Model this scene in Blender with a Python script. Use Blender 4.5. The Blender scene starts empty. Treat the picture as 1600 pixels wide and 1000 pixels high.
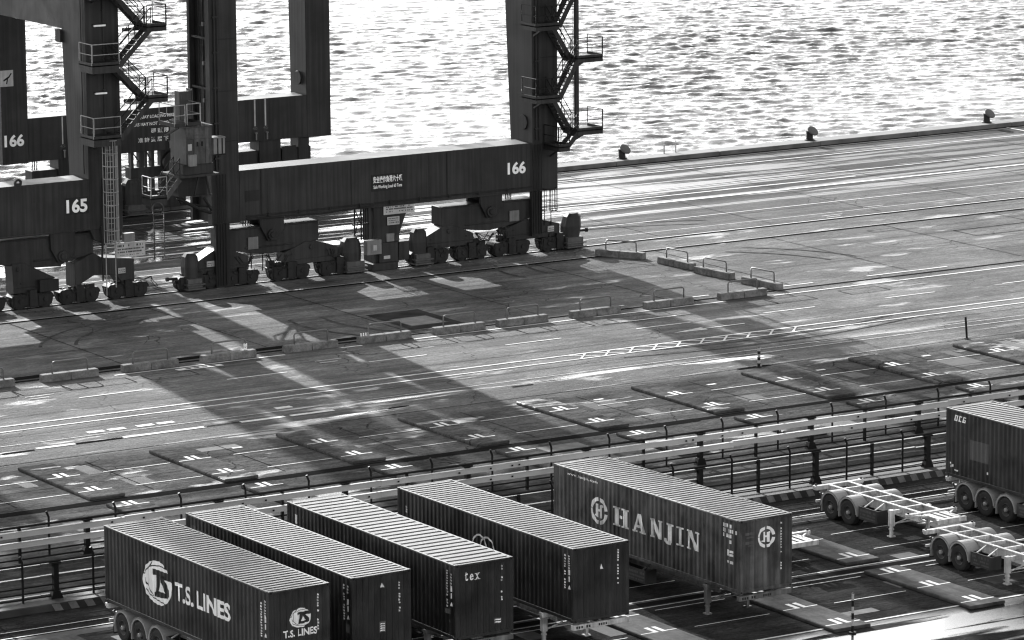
import bpy, bmesh, math, random
import numpy as np
from mathutils import Vector, Matrix
R = math.radians
S = bpy.context.scene
COL = S.collection
rnd = random.Random(7)

# ---------------------------------------------------------------- camera
cam = bpy.data.cameras.new("camera")
cam.lens = 149.98
cam.sensor_width = 36.0
cam.clip_start = 1.0
cam.clip_end = 6000.0
camo = bpy.data.objects.new("camera", cam)
COL.objects.link(camo)
PITCH, ROLL, YAW, HC = 0.184595710, -0.00607711608, 0.556389137, 40.3509937
fw = Vector((math.sin(YAW) * math.cos(PITCH), math.cos(YAW) * math.cos(PITCH), -math.sin(PITCH)))
rr = Vector((math.cos(YAW), -math.sin(YAW), 0))
uu = rr.cross(fw)
r2 = math.cos(ROLL) * rr + math.sin(ROLL) * uu
u2 = -math.sin(ROLL) * rr + math.cos(ROLL) * uu
M = Matrix((r2, u2, -fw)).transposed().to_4x4()
M.translation = Vector((0, 0, HC))
camo.matrix_world = M
S.camera = camo

# ---------------------------------------------------------------- sky, sun, exposure
SUN_AZ = 7.6      # degrees from +Y (seaward) towards +X
SUN_EL = 20.0
W = bpy.data.worlds.new("World")
S.world = W
W.use_nodes = True
wn, wl = W.node_tree.nodes, W.node_tree.links
wn.clear()
sky = wn.new("ShaderNodeTexSky")
sky.sky_type = 'NISHITA'
sky.sun_disc = False
sky.sun_elevation = R(SUN_EL)
sky.sun_rotation = R(SUN_AZ)
sky.air_density = 1.0
sky.dust_density = 1.3
bw = wn.new("ShaderNodeRGBToBW")
bg = wn.new("ShaderNodeBackground")
bg.inputs[1].default_value = 0.14
wo = wn.new("ShaderNodeOutputWorld")
wl.new(sky.outputs[0], bw.inputs[0])
wl.new(bw.outputs[0], bg.inputs[0])
wl.new(bg.outputs[0], wo.inputs[0])
sun = bpy.data.lights.new("sun", 'SUN')
sun.energy = 3.3
sun.angle = R(0.55)
sun.color = (1.0, 1.0, 1.0)
suno = bpy.data.objects.new("sun", sun)
COL.objects.link(suno)
sd = Vector((math.sin(R(SUN_AZ)) * math.cos(R(SUN_EL)), math.cos(R(SUN_AZ)) * math.cos(R(SUN_EL)), math.sin(R(SUN_EL))))
suno.rotation_euler = sd.to_track_quat('Z', 'Y').to_euler()
suno.location = (120, 260, 80)
S.view_settings.view_transform = 'Standard'
S.view_settings.look = 'None'
S.view_settings.gamma = 1.0
S.view_settings.use_curve_mapping = False
S.view_settings.exposure = 1.9
S.cycles.filter_width = 1.25
S.cycles.max_bounces = 5
S.cycles.diffuse_bounces = 3
S.cycles.glossy_bounces = 3

# ---------------------------------------------------------------- materials
class NT:
    def __init__(s, name):
        s.m = bpy.data.materials.new(name)
        s.m.use_nodes = True
        s.n, s.l = s.m.node_tree.nodes, s.m.node_tree.links
        s.b = s.n["Principled BSDF"]
        s.pos = s.n.new("ShaderNodeNewGeometry").outputs["Position"]
    def val(s, x):
        v = s.n.new("ShaderNodeValue"); v.outputs[0].default_value = x
        return v.outputs[0]
    def put(s, sock, v):
        if hasattr(v, "node"):
            s.l.new(v, sock)
        else:
            sock.default_value = v
    def math(s, op, a, b=0.0, c=0.0, clamp=False):
        n = s.n.new("ShaderNodeMath"); n.operation = op; n.use_clamp = clamp
        s.put(n.inputs[0], a); s.put(n.inputs[1], b); s.put(n.inputs[2], c)
        return n.outputs[0]
    def scaled(s, sx, sy, sz, off=(0, 0, 0)):
        n = s.n.new("ShaderNodeMapping")
        n.inputs["Scale"].default_value = (sx, sy, sz)
        n.inputs["Location"].default_value = off
        s.l.new(s.pos, n.inputs["Vector"])
        return n.outputs[0]
    def noise(s, scale, detail=4, rough=0.55, sc=(1, 1, 1), off=(0, 0, 0), dist=0.0):
        n = s.n.new("ShaderNodeTexNoise")
        n.inputs["Scale"].default_value = scale
        n.inputs["Detail"].default_value = detail
        n.inputs["Roughness"].default_value = rough
        n.inputs["Distortion"].default_value = dist
        s.l.new(s.scaled(*sc, off=off), n.inputs["Vector"])
        return n.outputs["Fac"]
    def rng(s, v, a, b, c=0.0, d=1.0):
        n = s.n.new("ShaderNodeMapRange"); n.clamp = True
        s.put(n.inputs[0], v)
        for i, x in enumerate((a, b, c, d)):
            s.put(n.inputs[1 + i], x)
        return n.outputs[0]
    def mix(s, f, a, b):
        n = s.n.new("ShaderNodeMix"); n.data_type = 'FLOAT'
        s.put(n.inputs[0], f); s.put(n.inputs[2], a); s.put(n.inputs[3], b)
        return n.outputs[0]
    def xyz(s):
        n = s.n.new("ShaderNodeSeparateXYZ"); s.l.new(s.pos, n.inputs[0])
        return n.outputs
    def grey(s, v):
        n = s.n.new("ShaderNodeCombineColor")
        for i in range(3):
            s.put(n.inputs[i], v)
        s.l.new(n.outputs[0], s.b.inputs["Base Color"])
    def rough(s, v):
        s.put(s.b.inputs["Roughness"], v)
    def spec(s, v):
        s.put(s.b.inputs["Specular IOR Level"], v)
    def bump(s, h, strength=0.3, dist=0.02):
        n = s.n.new("ShaderNodeBump")
        n.inputs["Strength"].default_value = strength
        n.inputs["Distance"].default_value = dist
        s.l.new(h, n.inputs["Height"])
        s.l.new(n.outputs[0], s.b.inputs["Normal"])

MATS = {}
def paint(name, base, rough=0.5, var=0.25, scale=0.8, streak=True, spec=0.4, rust=0.0):
    """weathered paint: cloudy patches, vertical run marks, optional rust spots"""
    if name in MATS:
        return MATS[name]
    t = NT(name)
    a = t.noise(scale, 5)
    v = t.rng(a, 0.36, 0.64, base * (1 - var), base * (1 + var))
    if streak:
        st = t.noise(1.0, 4, 0.55, (5.5, 5.5, 0.16))
        v = t.math('MULTIPLY', v, t.rng(st, 0.4, 0.6, 1 - var * 0.8, 1 + var * 0.8))
    if rust > 0:
        ru = t.noise(2.3, 6, 0.7, (1, 1, 0.5), (3, 8, 1))
        v = t.mix(t.rng(ru, 0.53, 0.63, 0, rust), v, max(0.03, min(0.1, base * 2.2)) if base < .03 else 0.05)
        dr = t.noise(1.0, 4, 0.6, (3.0, 3.0, 0.1), (21, 2, 7))
        v = t.math('MULTIPLY', v, t.rng(dr, 0.52, 0.62, 1.0, 1.0 + rust * .9))
    fine = t.noise(30, 2)
    v = t.math('MULTIPLY', v, t.rng(fine, 0.3, 0.7, 0.93, 1.07))
    t.grey(v)
    t.rough(t.rng(a, 0.3, 0.7, max(rough - 0.12, 0.05), min(rough + 0.12, 1)))
    t.spec(spec)
    MATS[name] = t.m
    return t.m

def m_ground():
    t = NT("quay_paving")
    x, y, z = t.xyz()
    wob = t.math('MULTIPLY_ADD', t.noise(0.25, 3), 0.8, -0.4)
    yy = t.math('ADD', y, wob)
    def step(a, w=0.15):
        return t.rng(yy, a - w, a + w)
    # zone albedo, going seaward
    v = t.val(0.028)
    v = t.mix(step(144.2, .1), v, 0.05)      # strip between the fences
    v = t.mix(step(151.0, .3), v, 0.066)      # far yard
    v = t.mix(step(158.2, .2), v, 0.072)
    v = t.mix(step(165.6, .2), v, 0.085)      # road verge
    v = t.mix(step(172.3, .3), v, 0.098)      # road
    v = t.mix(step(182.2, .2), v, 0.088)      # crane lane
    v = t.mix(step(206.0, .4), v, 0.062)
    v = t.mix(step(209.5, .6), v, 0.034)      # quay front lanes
    # cloudy concrete
    c1 = t.noise(0.16, 6, 0.6)
    c2 = t.noise(0.9, 5, 0.6, (0.6, 1, 1))
    v = t.math('MULTIPLY', v, t.rng(c1, 0.38, 0.62, 0.72, 1.28))
    v = t.math('MULTIPLY', v, t.rng(c2, 0.36, 0.64, 0.82, 1.18))
    # tyre lanes, drawn out along the quay
    t1 = t.noise(1.0, 4, 0.6, (0.035, 1.1, 1))
    v = t.math('MULTIPLY', v, t.rng(t1, 0.36, 0.64, 0.72, 1.25))
    t2 = t.noise(1.0, 3, 0.6, (0.02, 5.0, 1), (11, 3, 0))
    v = t.math('MULTIPLY', v, t.rng(t2, 0.38, 0.62, 0.91, 1.09))
    # oil spots and grit
    o = t.noise(0.7, 5, 0.65, (0.6, 1, 1), (40, 7, 0))
    v = t.mix(t.rng(o, 0.63, 0.72, 0, 0.6), v, 0.03)
    g = t.noise(9, 3, 0.7, (0.6, 1, 1))
    v = t.math('MULTIPLY', v, t.rng(g, 0.36, 0.64, 0.78, 1.22))
    sp = t.noise(3.2, 4, 0.75, (0.35, 1, 1), (17, 5, 0))
    v = t.math('MULTIPLY', v, t.rng(sp, 0.36, 0.5, 0.72, 1.0))
    sp2 = t.noise(2.4, 3, 0.7, (0.4, 1, 1), (3, 25, 0))
    v = t.math('MULTIPLY', v, t.rng(sp2, 0.58, 0.66, 1.0, 1.35))
    cw = t.n.new("ShaderNodeTexVoronoi"); cw.feature = 'DISTANCE_TO_EDGE'; cw.inputs["Scale"].default_value = 0.33
    wv = t.n.new("ShaderNodeVectorMath"); wv.operation = 'ADD'
    nz = t.n.new("ShaderNodeTexNoise"); nz.inputs["Scale"].default_value = 0.8; nz.inputs["Detail"].default_value = 4
    t.l.new(t.pos, nz.inputs["Vector"]); t.l.new(nz.outputs["Color"], wv.inputs[0]); t.l.new(t.scaled(0.7, 1, 1), wv.inputs[1]); t.l.new(wv.outputs[0], cw.inputs["Vector"])
    crack = t.math('MULTIPLY', t.rng(cw.outputs[0], 0.003, 0.012, 1, 0), t.rng(t.noise(0.12, 3), 0.48, 0.58))
    v = t.mix(t.math('MULTIPLY', crack, .75), v, 0.008)
    # wet film: long streaks on the quay front, puddles beside the road
    w1 = t.noise(1.0, 5, 0.6, (0.045, 1.0, 1), (2, 9, 0), 0.4)
    w2 = t.noise(0.5, 4, 0.6, (0.35, 1.0, 1), (7, 1, 0))
    front = t.math('MULTIPLY', t.rng(yy, 206.5, 209), t.rng(x, 200, 112, 0, 1))
    front = t.math('MULTIPLY', front, t.rng(yy, 225.4, 223))
    wet = t.math('MULTIPLY', t.rng(w1, 0.505, 0.535), front)
    lane = t.math('MULTIPLY', t.rng(yy, 166.2, 167.4), t.rng(yy, 171.0, 169.2))
    wet2 = t.math('MULTIPLY', t.rng(t.noise(1.0, 4, 0.55, (0.09, 0.7, 1), (5, 2, 0)), 0.56, 0.62), lane)
    low = t.math('MULTIPLY', t.rng(yy, 118.5, 119.5), t.rng(yy, 124.4, 123.2))
    wet3 = t.math('MULTIPLY', t.rng(t.noise(1.0, 4, 0.5, (0.05, 0.55, 1), (1, 4, 0)), 0.43, 0.46), low)
    wet4 = t.math('MULTIPLY', t.rng(w2, 0.6, 0.66), t.math('MULTIPLY', t.rng(yy, 150, 152), t.rng(yy, 206, 204, 0, 0.55)))
    wet = t.math('MAXIMUM', t.math('MAXIMUM', wet, wet2), t.math('MAXIMUM', wet3, wet4))
    v = t.math('MULTIPLY', v, t.rng(wet, 0, 1, 1, 0.5))
    t.grey(v)
    rg = t.rng(c2, 0.36, 0.64, 0.8, 0.95)
    rg = t.mix(t.rng(yy, 144, 146), 0.85, rg)
    t.rough(t.mix(wet, rg, 0.16))
    t.spec(t.mix(wet, t.rng(yy, 165.2, 167.0, 0.0, 0.05), 0.8))
    g2 = t.noise(4.0, 5, 0.7, (0.5, 1, 1), (8, 8, 0))
    t.bump(t.math('MULTIPLY', t.math('ADD', g, t.math('MULTIPLY', g2, 1.6)), t.math('SUBTRACT', 1.0, t.math('MULTIPLY', wet, .96))), 0.7, 0.05)
    return t.m

def m_slab():
    t = NT("slab_concrete")
    c1 = t.noise(0.35, 5, 0.6)
    c2 = t.noise(2.2, 5, 0.6)
    s = t.noise(1.0, 4, 0.6, (2.2, 0.35, 1))
    v = t.rng(c1, 0.38, 0.62, 0.032, 0.056)
    v = t.math('MULTIPLY', v, t.rng(c2, 0.36, 0.64, 0.75, 1.25))
    v = t.math('MULTIPLY', v, t.rng(s, 0.36, 0.64, 0.7, 1.25))
    t.grey(v); t.rough(0.9); t.spec(0.08)
    t.bump(t.math('ADD', c2, t.noise(7, 4, .7)), 0.5, 0.03)
    return t.m

def m_marking():
    t = NT("worn_white_paint")
    w = t.noise(1.6, 5, 0.7)
    w2 = t.noise(9, 3, 0.7)
    f = t.math('MULTIPLY', t.rng(w, 0.36, 0.5, 0.45, 1), t.rng(w2, 0.3, 0.5, 0.6, 1))
    t.grey(t.mix(f, 0.12, 0.5)); t.rough(0.7); t.spec(0.2)
    return t.m

def m_barrier():
    t = NT("old_concrete")
    c = t.noise(1.7, 6, 0.65)
    d = t.noise(7, 5, 0.7)
    v = t.rng(c, 0.36, 0.64, 0.075, 0.165)
    v = t.math('MULTIPLY', v, t.rng(d, 0.3, 0.7, 0.65, 1.3))
    k = t.noise(1.2, 6, 0.75, (1, 1, 2), (9, 2, 4))
    v = t.mix(t.rng(k, 0.56, 0.68, 0, 0.7), v, 0.05)
    t.grey(v); t.rough(0.9); t.spec(0.2); t.bump(d, 0.5, 0.02)
    return t.m

def m_water():
    t = NT("harbour_water")
    t.grey(0.012)
    t.rough(0.2)
    t.b.inputs["IOR"].default_value = 1.333
    n1 = t.noise(1.3, 5, 0.65, (0.8, 1.0, 1), (0, 0, 0), 0.3)
    n2 = t.noise(4.0, 5, 0.7, (0.8, 1, 1))
    t.bump(t.math('ADD', n1, t.math('MULTIPLY', n2, 0.7)), 0.8, 0.1)
    return t.m

def m_plain(name, v, rough=0.6, spec=0.4, metal=0.0):
    if name in MATS:
        return MATS[name]
    t = NT(name)
    n = t.noise(6, 4, 0.6)
    t.grey(t.rng(n, 0.3, 0.7, v * 0.85, v * 1.15))
    t.rough(rough); t.spec(spec)
    t.b.inputs["Metallic"].default_value = metal
    MATS[name] = t.m
    return t.m

GROUND, SLAB, MARK, CONC, WATER = m_ground(), m_slab(), m_marking(), m_barrier(), m_water()
CRANE = paint("crane_paint", 0.0195, 0.55, 0.3, 0.5, spec=.2)
CRANE_L = paint("crane_paint_faded", 0.021, 0.55, 0.25, 0.5, spec=.2)
CRANE_D = paint("greasy_steel", 0.009, 0.6, 0.35, 2.0, spec=.25)
CABIN = paint("cabin_paint", 0.024, 0.5, 0.4, 1.5, rust=0.7)
BOXG = paint("grey_box_paint", 0.13, 0.5, 0.15, 1.5)
GALV = paint("galvanised_steel", 0.2, 0.45, 0.2, 1.2)
DARKST = m_plain("dark_steel", 0.007, 0.6, 0.15)
RAILW = paint("white_rail_paint", 0.4, 0.55, 0.15, 0.4, streak=False)
CHASW = paint("pale_chassis_paint", 0.34, 0.45, 0.2, 1.5, rust=0.5)
FEND = paint("fender_plastic", 0.22, 0.5, 0.12, 1.5, streak=False)
TYRE = m_plain("tyre_rubber", 0.012, 0.8, 0.3)
RIM = m_plain("wheel_rim_steel", 0.03, 0.5)
HUB = m_plain("hub_steel", 0.2, 0.4)
WHITE = paint("white_lettering", 0.72, 0.5, 0.08, 3.0, streak=False)
WHITEW = paint("worn_white_lettering", 0.58, 0.55, 0.22, 2.5, rust=0.6)
FADED = paint("faded_lettering", 0.06, 0.55, 0.25, 2.5)
SIGNW = paint("sign_board_white", 0.3, 0.5, 0.12, 2.0)
PATCH = paint("dark_asphalt_patch", 0.036, 0.9, 0.25, 1.0, streak=False, spec=.0)
GROOVE = m_plain("rail_groove", 0.012, 0.9, 0.0)
RAILS = m_plain("worn_rail_steel", 0.3, 0.35)
WET = m_plain("tarmac_seal", 0.016, 0.9, 0.0)
STRIPE_L = paint("kerb_pale_paint", 0.13, 0.7, 0.3, 3.0, streak=False)
STRIPE_D = paint("kerb_black_paint", 0.02, 0.75, 0.3, 3.0, streak=False)
LAMP = m_plain("lamp_glass", 0.75, 0.3)
CW = {"A": paint("container_paint_navy", 0.011, 0.45, 0.32, 0.9, rust=0.35),
      "B": paint("container_paint_black", 0.0065, 0.45, 0.32, 0.9, rust=0.35),
      "C": paint("container_paint_brown", 0.005, 0.45, 0.32, 0.9, rust=0.35),
      "D": paint("container_paint_slate", 0.007, 0.45, 0.32, 0.9, rust=0.35),
      "E": paint("container_paint_weathered", 0.031, 0.6, 0.62, 1.1, rust=0.6),
      "F": paint("container_paint_dark_red", 0.0085, 0.45, 0.32, 0.9, rust=0.35)}
ROOF = {k: paint("container_roof_" + n, v, 0.42, va, 0.45, streak=False, rust=ru, spec=.35) for k, n, v, va, ru in
        (("A", "navy", 0.06, 0.35, 0.3), ("B", "pale", 0.075, 0.3, 0.2), ("C", "brown", 0.055, 0.4, 0.5),
         ("D", "slate", 0.07, 0.3, 0.25), ("E", "weathered", 0.08, 0.6, 0.8), ("F", "grey", 0.085, 0.3, 0.2))}
PATCHF = paint("container_repair_paint", 0.045, 0.5, 0.12, 0.8)

# ---------------------------------------------------------------- mesh helper
class MB:
    def __init__(s):
        s.v, s.f, s.mi = [], [], []
    def add(s, vs, fs, mi=0):
        o = len(s.v)
        s.v += [tuple(p) for p in vs]
        s.f += [tuple(i + o for i in f) for f in fs]
        s.mi += [mi] * len(fs)
        return s
    def box(s, x0, x1, y0, y1, z0, z1, mi=0):
        return s.add([(x0, y0, z0), (x1, y0, z0), (x1, y1, z0), (x0, y1, z0), (x0, y0, z1), (x1, y0, z1), (x1, y1, z1), (x0, y1, z1)],
                     [(0, 3, 2, 1), (4, 5, 6, 7), (0, 1, 5, 4), (1, 2, 6, 5), (2, 3, 7, 6), (3, 0, 4, 7)], mi)
    def prism(s, poly, axis, a, b, mi=0):
        """polygon in the two other axes, pushed along axis from a to b"""
        n = len(poly)
        def P(u, w, t):
            return (t, u, w) if axis == 'x' else (u, t, w) if axis == 'y' else (u, w, t)
        vs = [P(u, w, a) for u, w in poly] + [P(u, w, b) for u, w in poly]
        fs = [tuple(range(n))[::-1], tuple(range(n, 2 * n))] + [(i, (i + 1) % n, n + (i + 1) % n, n + i) for i in range(n)]
        return s.add(vs, fs, mi)
    def tube(s, pts, r=0.03, n=6, mi=0, cap=True):
        pts = [Vector(p) for p in pts]
        o = len(s.v); k = len(pts)
        for i, p in enumerate(pts):
            d = (pts[min(i + 1, k - 1)] - pts[max(i - 1, 0)]).normalized()
            ref = Vector((0, 0, 1)) if abs(d.z) < 0.9 else Vector((1, 0, 0))
            a = d.cross(ref).normalized(); b = a.cross(d)
            for j in range(n):
                t = 2 * math.pi * (j + 0.5) / n
                s.v.append(tuple(p + a * math.cos(t) * r + b * math.sin(t) * r))
        fs = [(o + i * n + j, o + i * n + (j + 1) % n, o + (i + 1) * n + (j + 1) % n, o + (i + 1) * n + j) for i in range(k - 1) for j in range(n)]
        if cap:
            fs += [tuple(o + j for j in range(n))[::-1], tuple(o + (k - 1) * n + j for j in range(n))]
        s.f += fs; s.mi += [mi] * len(fs)
        return s
    def bar(s, p, q, w, h, mi=0):
        """rectangular bar between two points, w across, h upright"""
        p, q = Vector(p), Vector(q)
        d = (q - p).normalized()
        ref = Vector((0, 0, 1)) if abs(d.z) < 0.95 else Vector((0, 1, 0))
        a = d.cross(ref).normalized() * (w / 2); b = a.cross(d).normalized() * (h / 2)
        vs = [p - a - b, p + a - b, p + a + b, p - a + b, q - a - b, q + a - b, q + a + b, q - a + b]
        return s.add(vs, [(0, 1, 2, 3), (7, 6, 5, 4), (0, 4, 5, 1), (1, 5, 6, 2), (2, 6, 7, 3), (3, 7, 4, 0)], mi)
    def disc(s, c, axis, r, t, n=20, mi=0):
        poly = [(math.cos(2 * math.pi * i / n) * r, math.sin(2 * math.pi * i / n) * r) for i in range(n)]
        k = {'x': (1, 2, 0), 'y': (0, 2, 1), 'z': (0, 1, 2)}[axis]
        return s.prism([(c[k[0]] + u, c[k[1]] + w) for u, w in poly], axis, c[k[2]] - t / 2, c[k[2]] + t / 2, mi)
    def ring_prof(s, prof, c, axis='x', n=28, mi=0, a0=0.0, a1=2 * math.pi):
        """revolve (radius, offset along axis) profile"""
        full = abs(a1 - a0 - 2 * math.pi) < 1e-6
        m = n if full else n + 1
        o = len(s.v); k = len(prof)
        for i in range(m):
            t = a0 + (a1 - a0) * i / n
            for r, h in prof:
                u, w = r * math.cos(t), r * math.sin(t)
                s.v.append((c[0] + h, c[1] + u, c[2] + w) if axis == 'x' else (c[0] + u, c[1] + h, c[2] + w) if axis == 'y' else (c[0] + u, c[1] + w, c[2] + h))
        for i in range(n):
            for j in range(k - 1):
                p, q = i, (i + 1) % m
                s.f.append((o + p * k + j, o + q * k + j, o + q * k + j + 1, o + p * k + j + 1)); s.mi.append(mi)
        return s
    def build(s, name, mats, parent=None, org=None, smooth=False, bevel=0.0):
        """link as ONE mesh object; coordinates are world ones when org is given"""
        me = bpy.data.meshes.new(name)
        v = s.v
        if org is not None:
            v = [(p[0] - org[0], p[1] - org[1], p[2] - org[2]) for p in v]
        me.from_pydata(v, [], s.f)
        for m in (mats if isinstance(mats, (list, tuple)) else [mats]):
            me.materials.append(m)
        if any(s.mi):
            me.polygons.foreach_set("material_index", s.mi)
        bm = bmesh.new(); bm.from_mesh(me)
        bmesh.ops.recalc_face_normals(bm, faces=bm.faces)
        bm.to_mesh(me); bm.free()
        if smooth:
            me.polygons.foreach_set("use_smooth", [True] * len(me.polygons))
        me.update()
        o = bpy.data.objects.new(name, me)
        COL.objects.link(o)
        if bevel:
            b = o.modifiers.new("bevel", 'BEVEL'); b.width = bevel; b.segments = 1; b.limit_method = 'ANGLE'
        if parent is not None:
            o.parent = parent
        elif org is not None:
            o.location = org
        return o

def tag(o, label=None, cat=None, group=None, kind=None):
    for k, v in (("label", label), ("category", cat), ("group", group), ("kind", kind)):
        if v:
            o[k] = v
    return o
def thing(name, label, cat, loc, rz=0.0, group=None):
    o = bpy.data.objects.new(name, None)
    COL.objects.link(o)
    o.location = loc; o.rotation_euler = (0, 0, rz)
    o.empty_display_size = 0.5
    return tag(o, label, cat, group)
def children(o):
    return [c for c in COL.objects if c.parent == o]
def copy_tree(o, parent=None):
    c = o.copy(); COL.objects.link(c)
    if parent is not None:
        c.parent = parent
    for ch in list(o.children):
        copy_tree(ch, c)
    return c

# ---------------------------------------------------------------- lettering: text or polygons laid on a (corrugated) plane
def text_mesh(body, bold=0.0):
    cu = bpy.data.curves.new("lettering", 'FONT')
    cu.body = body; cu.offset = bold; cu.resolution_u = 4
    o = bpy.data.objects.new("lettering_source", cu)
    COL.objects.link(o)
    bpy.context.view_layer.update()
    me = bpy.data.meshes.new_from_object(o.evaluated_get(bpy.context.evaluated_depsgraph_get()))
    COL.objects.unlink(o); bpy.data.objects.remove(o); bpy.data.curves.remove(cu)
    return me
def lay(name, shapes, O, u, v, n, mat, parent, prof=None, lift=0.004):
    """shapes: ('t', text, u0, v0, u1, v1, bold) fitted to a box or ('p', polygon).  prof(s)->inward depth, with break positions"""
    bm = bmesh.new()
    for sh in shapes:
        if sh[0] == 't':
            me = text_mesh(sh[1], sh[6] if len(sh) > 6 else 0.0)
            co = np.empty(len(me.vertices) * 3); me.vertices.foreach_get("co", co); co = co.reshape(-1, 3)
            lo, hi = co.min(0), co.max(0)
            u0, v0, u1, v1 = sh[2:6]
            co[:, 0] = u0 + (co[:, 0] - lo[0]) / max(hi[0] - lo[0], 1e-6) * (u1 - u0)
            co[:, 1] = v0 + (co[:, 1] - lo[1]) / max(hi[1] - lo[1], 1e-6) * (v1 - v0)
            co[:, 2] = 0
            me.vertices.foreach_set("co", co.ravel())
            bm.from_mesh(me); bpy.data.meshes.remove(me)
        else:
            vs = [bm.verts.new((a, b, 0)) for a, b in sh[1]]
            bm.faces.new(vs)
    if prof:
        us = [w.co.x for w in bm.verts]
        for b in prof[1]:
            if min(us) < b < max(us):
                bmesh.ops.bisect_plane(bm, geom=bm.verts[:] + bm.edges[:] + bm.faces[:], plane_co=(b, 0, 0), plane_no=(1, 0, 0), dist=1e-5)
    O, u, v, n = Vector(O), Vector(u), Vector(v), Vector(n)
    for w in bm.verts:
        d = prof[0](w.co.x) if prof else 0.0
        w.co = O + u * w.co.x + v * w.co.y + n * (lift - d)
    bm.normal_update()
    for f in bm.faces:
        if f.normal.dot(n) < 0:
            f.normal_flip()
    me = bpy.data.meshes.new(name)
    bm.to_mesh(me); bm.free()
    me.materials.append(mat)
    o = bpy.data.objects.new(name, me); COL.objects.link(o)
    o.parent = parent
    return o
def rect(u0, v0, u1, v1):
    return ('p', [(u0, v0), (u1, v0), (u1, v1), (u0, v1)])
def arc_shapes(cu, cv, r0, r1, a0, a1, n=14, sq=1.0):
    out = []
    for i in range(n):
        t0, t1 = R(a0 + (a1 - a0) * i / n), R(a0 + (a1 - a0) * (i + 1) / n)
        out.append(('p', [(cu + r0 * math.cos(t0) * sq, cv + r0 * math.sin(t0)), (cu + r1 * math.cos(t0) * sq, cv + r1 * math.sin(t0)),
                          (cu + r1 * math.cos(t1) * sq, cv + r1 * math.sin(t1)), (cu + r0 * math.cos(t1) * sq, cv + r0 * math.sin(t1))]))
    return out
def dashes(u, v0, v1, w, seed, frac=0.8):
    """a column of small stencilled characters too small to read"""
    q = random.Random(seed); out = []; v = v1
    while v > v0:
        h = q.choice((0.07, 0.09, 0.09, 0.1))
        if q.random() < frac:
            a = u + q.uniform(-.01, .01)
            out.append(rect(a, v - h * .8, a + w * .4, v)); out.append(rect(a + w * .6, v - h * .8, a + w, v - h * .2))
        v -= h * 1.15
    return out

# ================================================================ SETTING
def sheet(name, quads, z, mat):
    b = MB()
    for q in quads:
        if len(q) == 4 and not hasattr(q[0], "__len__"):
            x0, y0, x1, y1 = q
            b.add([(x0, y0, z), (x1, y0, z), (x1, y1, z), (x0, y1, z)], [(0, 1, 2, 3)])
        else:
            b.add([(p[0], p[1], z) for p in q], [tuple(range(len(q)))])
    return tag(b.build(name, mat), kind='structure')

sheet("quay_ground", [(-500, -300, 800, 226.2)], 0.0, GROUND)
b = MB(); b.box(-500, 800, 226.0, 226.5, -9, -0.003)
tag(b.build("quay_wall", CONC), kind='structure')
COPE = paint("coping_concrete", 0.09, 0.8, 0.35, 0.9, streak=False)
b = MB()
x = 60.0
while x < 330:
    b.box(x + .01, x + 7.99, 225.2 + rnd.uniform(-.01, .01), 226.6, -.01, .3 + rnd.uniform(-.012, .012))
    x += 8
tag(b.build("quay_coping", COPE, bevel=.04), kind='structure')

# water: real wave relief where the picture can see it, a plain sheet beyond
def waves():
    q = np.random.RandomState(5)
    x = np.arange(60, 330, 0.27); y = np.arange(226.45, 385, 0.27)
    X, Y = np.meshgrid(x, y)
    Z = np.zeros_like(X)
    main = R(62)
    for i in range(80):
        lam = 10 ** q.uniform(math.log10(0.78), math.log10(3.4))
        th = main + q.normal(0, 0.55)
        k = 2 * math.pi / lam
        a = 0.0070 * lam ** 0.6 * q.uniform(.5, 1.2)
        ph = q.uniform(0, 6.28)
        arg = k * (X * math.cos(th) + Y * math.sin(th)) + ph + 0.9 * np.sin(k * .21 * (X * math.cos(th + 1.3) + Y * math.sin(th + 1.3)) + i)
        s = np.sin(arg)
        Z += a * (s + 0.25 * np.cos(2 * arg))
    gust = 1.0 + .28 * np.sin(X * .043 + Y * .021 + 1) * np.sin(Y * .055 - X * .017) + .2 * np.sin(X * .11 - Y * .07)
    Z = Z * gust - 2.7
    ny, nx = X.shape
    me = bpy.data.meshes.new("harbour_water")
    me.vertices.add(nx * ny)
    me.vertices.foreach_set("co", np.stack([X, Y, Z], -1).astype(np.float32).ravel())
    i = np.arange((ny - 1) * (nx - 1)); r, c = i // (nx - 1), i % (nx - 1)
    a = r * nx + c
    F = np.stack([a, a + 1, a + 1 + nx, a + nx], -1)
    nf = len(F)
    me.loops.add(nf * 4); me.loops.foreach_set("vertex_index", F.ravel().astype(np.int32))
    me.polygons.add(nf)
    me.polygons.foreach_set("loop_start", (np.arange(nf) * 4).astype(np.int32))
    me.polygons.foreach_set("use_smooth", np.ones(nf, bool))
    me.update(calc_edges=True); me.validate()
    me.materials.append(WATER)
    o = bpy.data.objects.new("harbour_water", me); COL.objects.link(o)
    tag(o, kind='structure')
waves()
sheet("open_water", [(-3000, 226.6, 4000, 5000)], -3.9, WATER)

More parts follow.
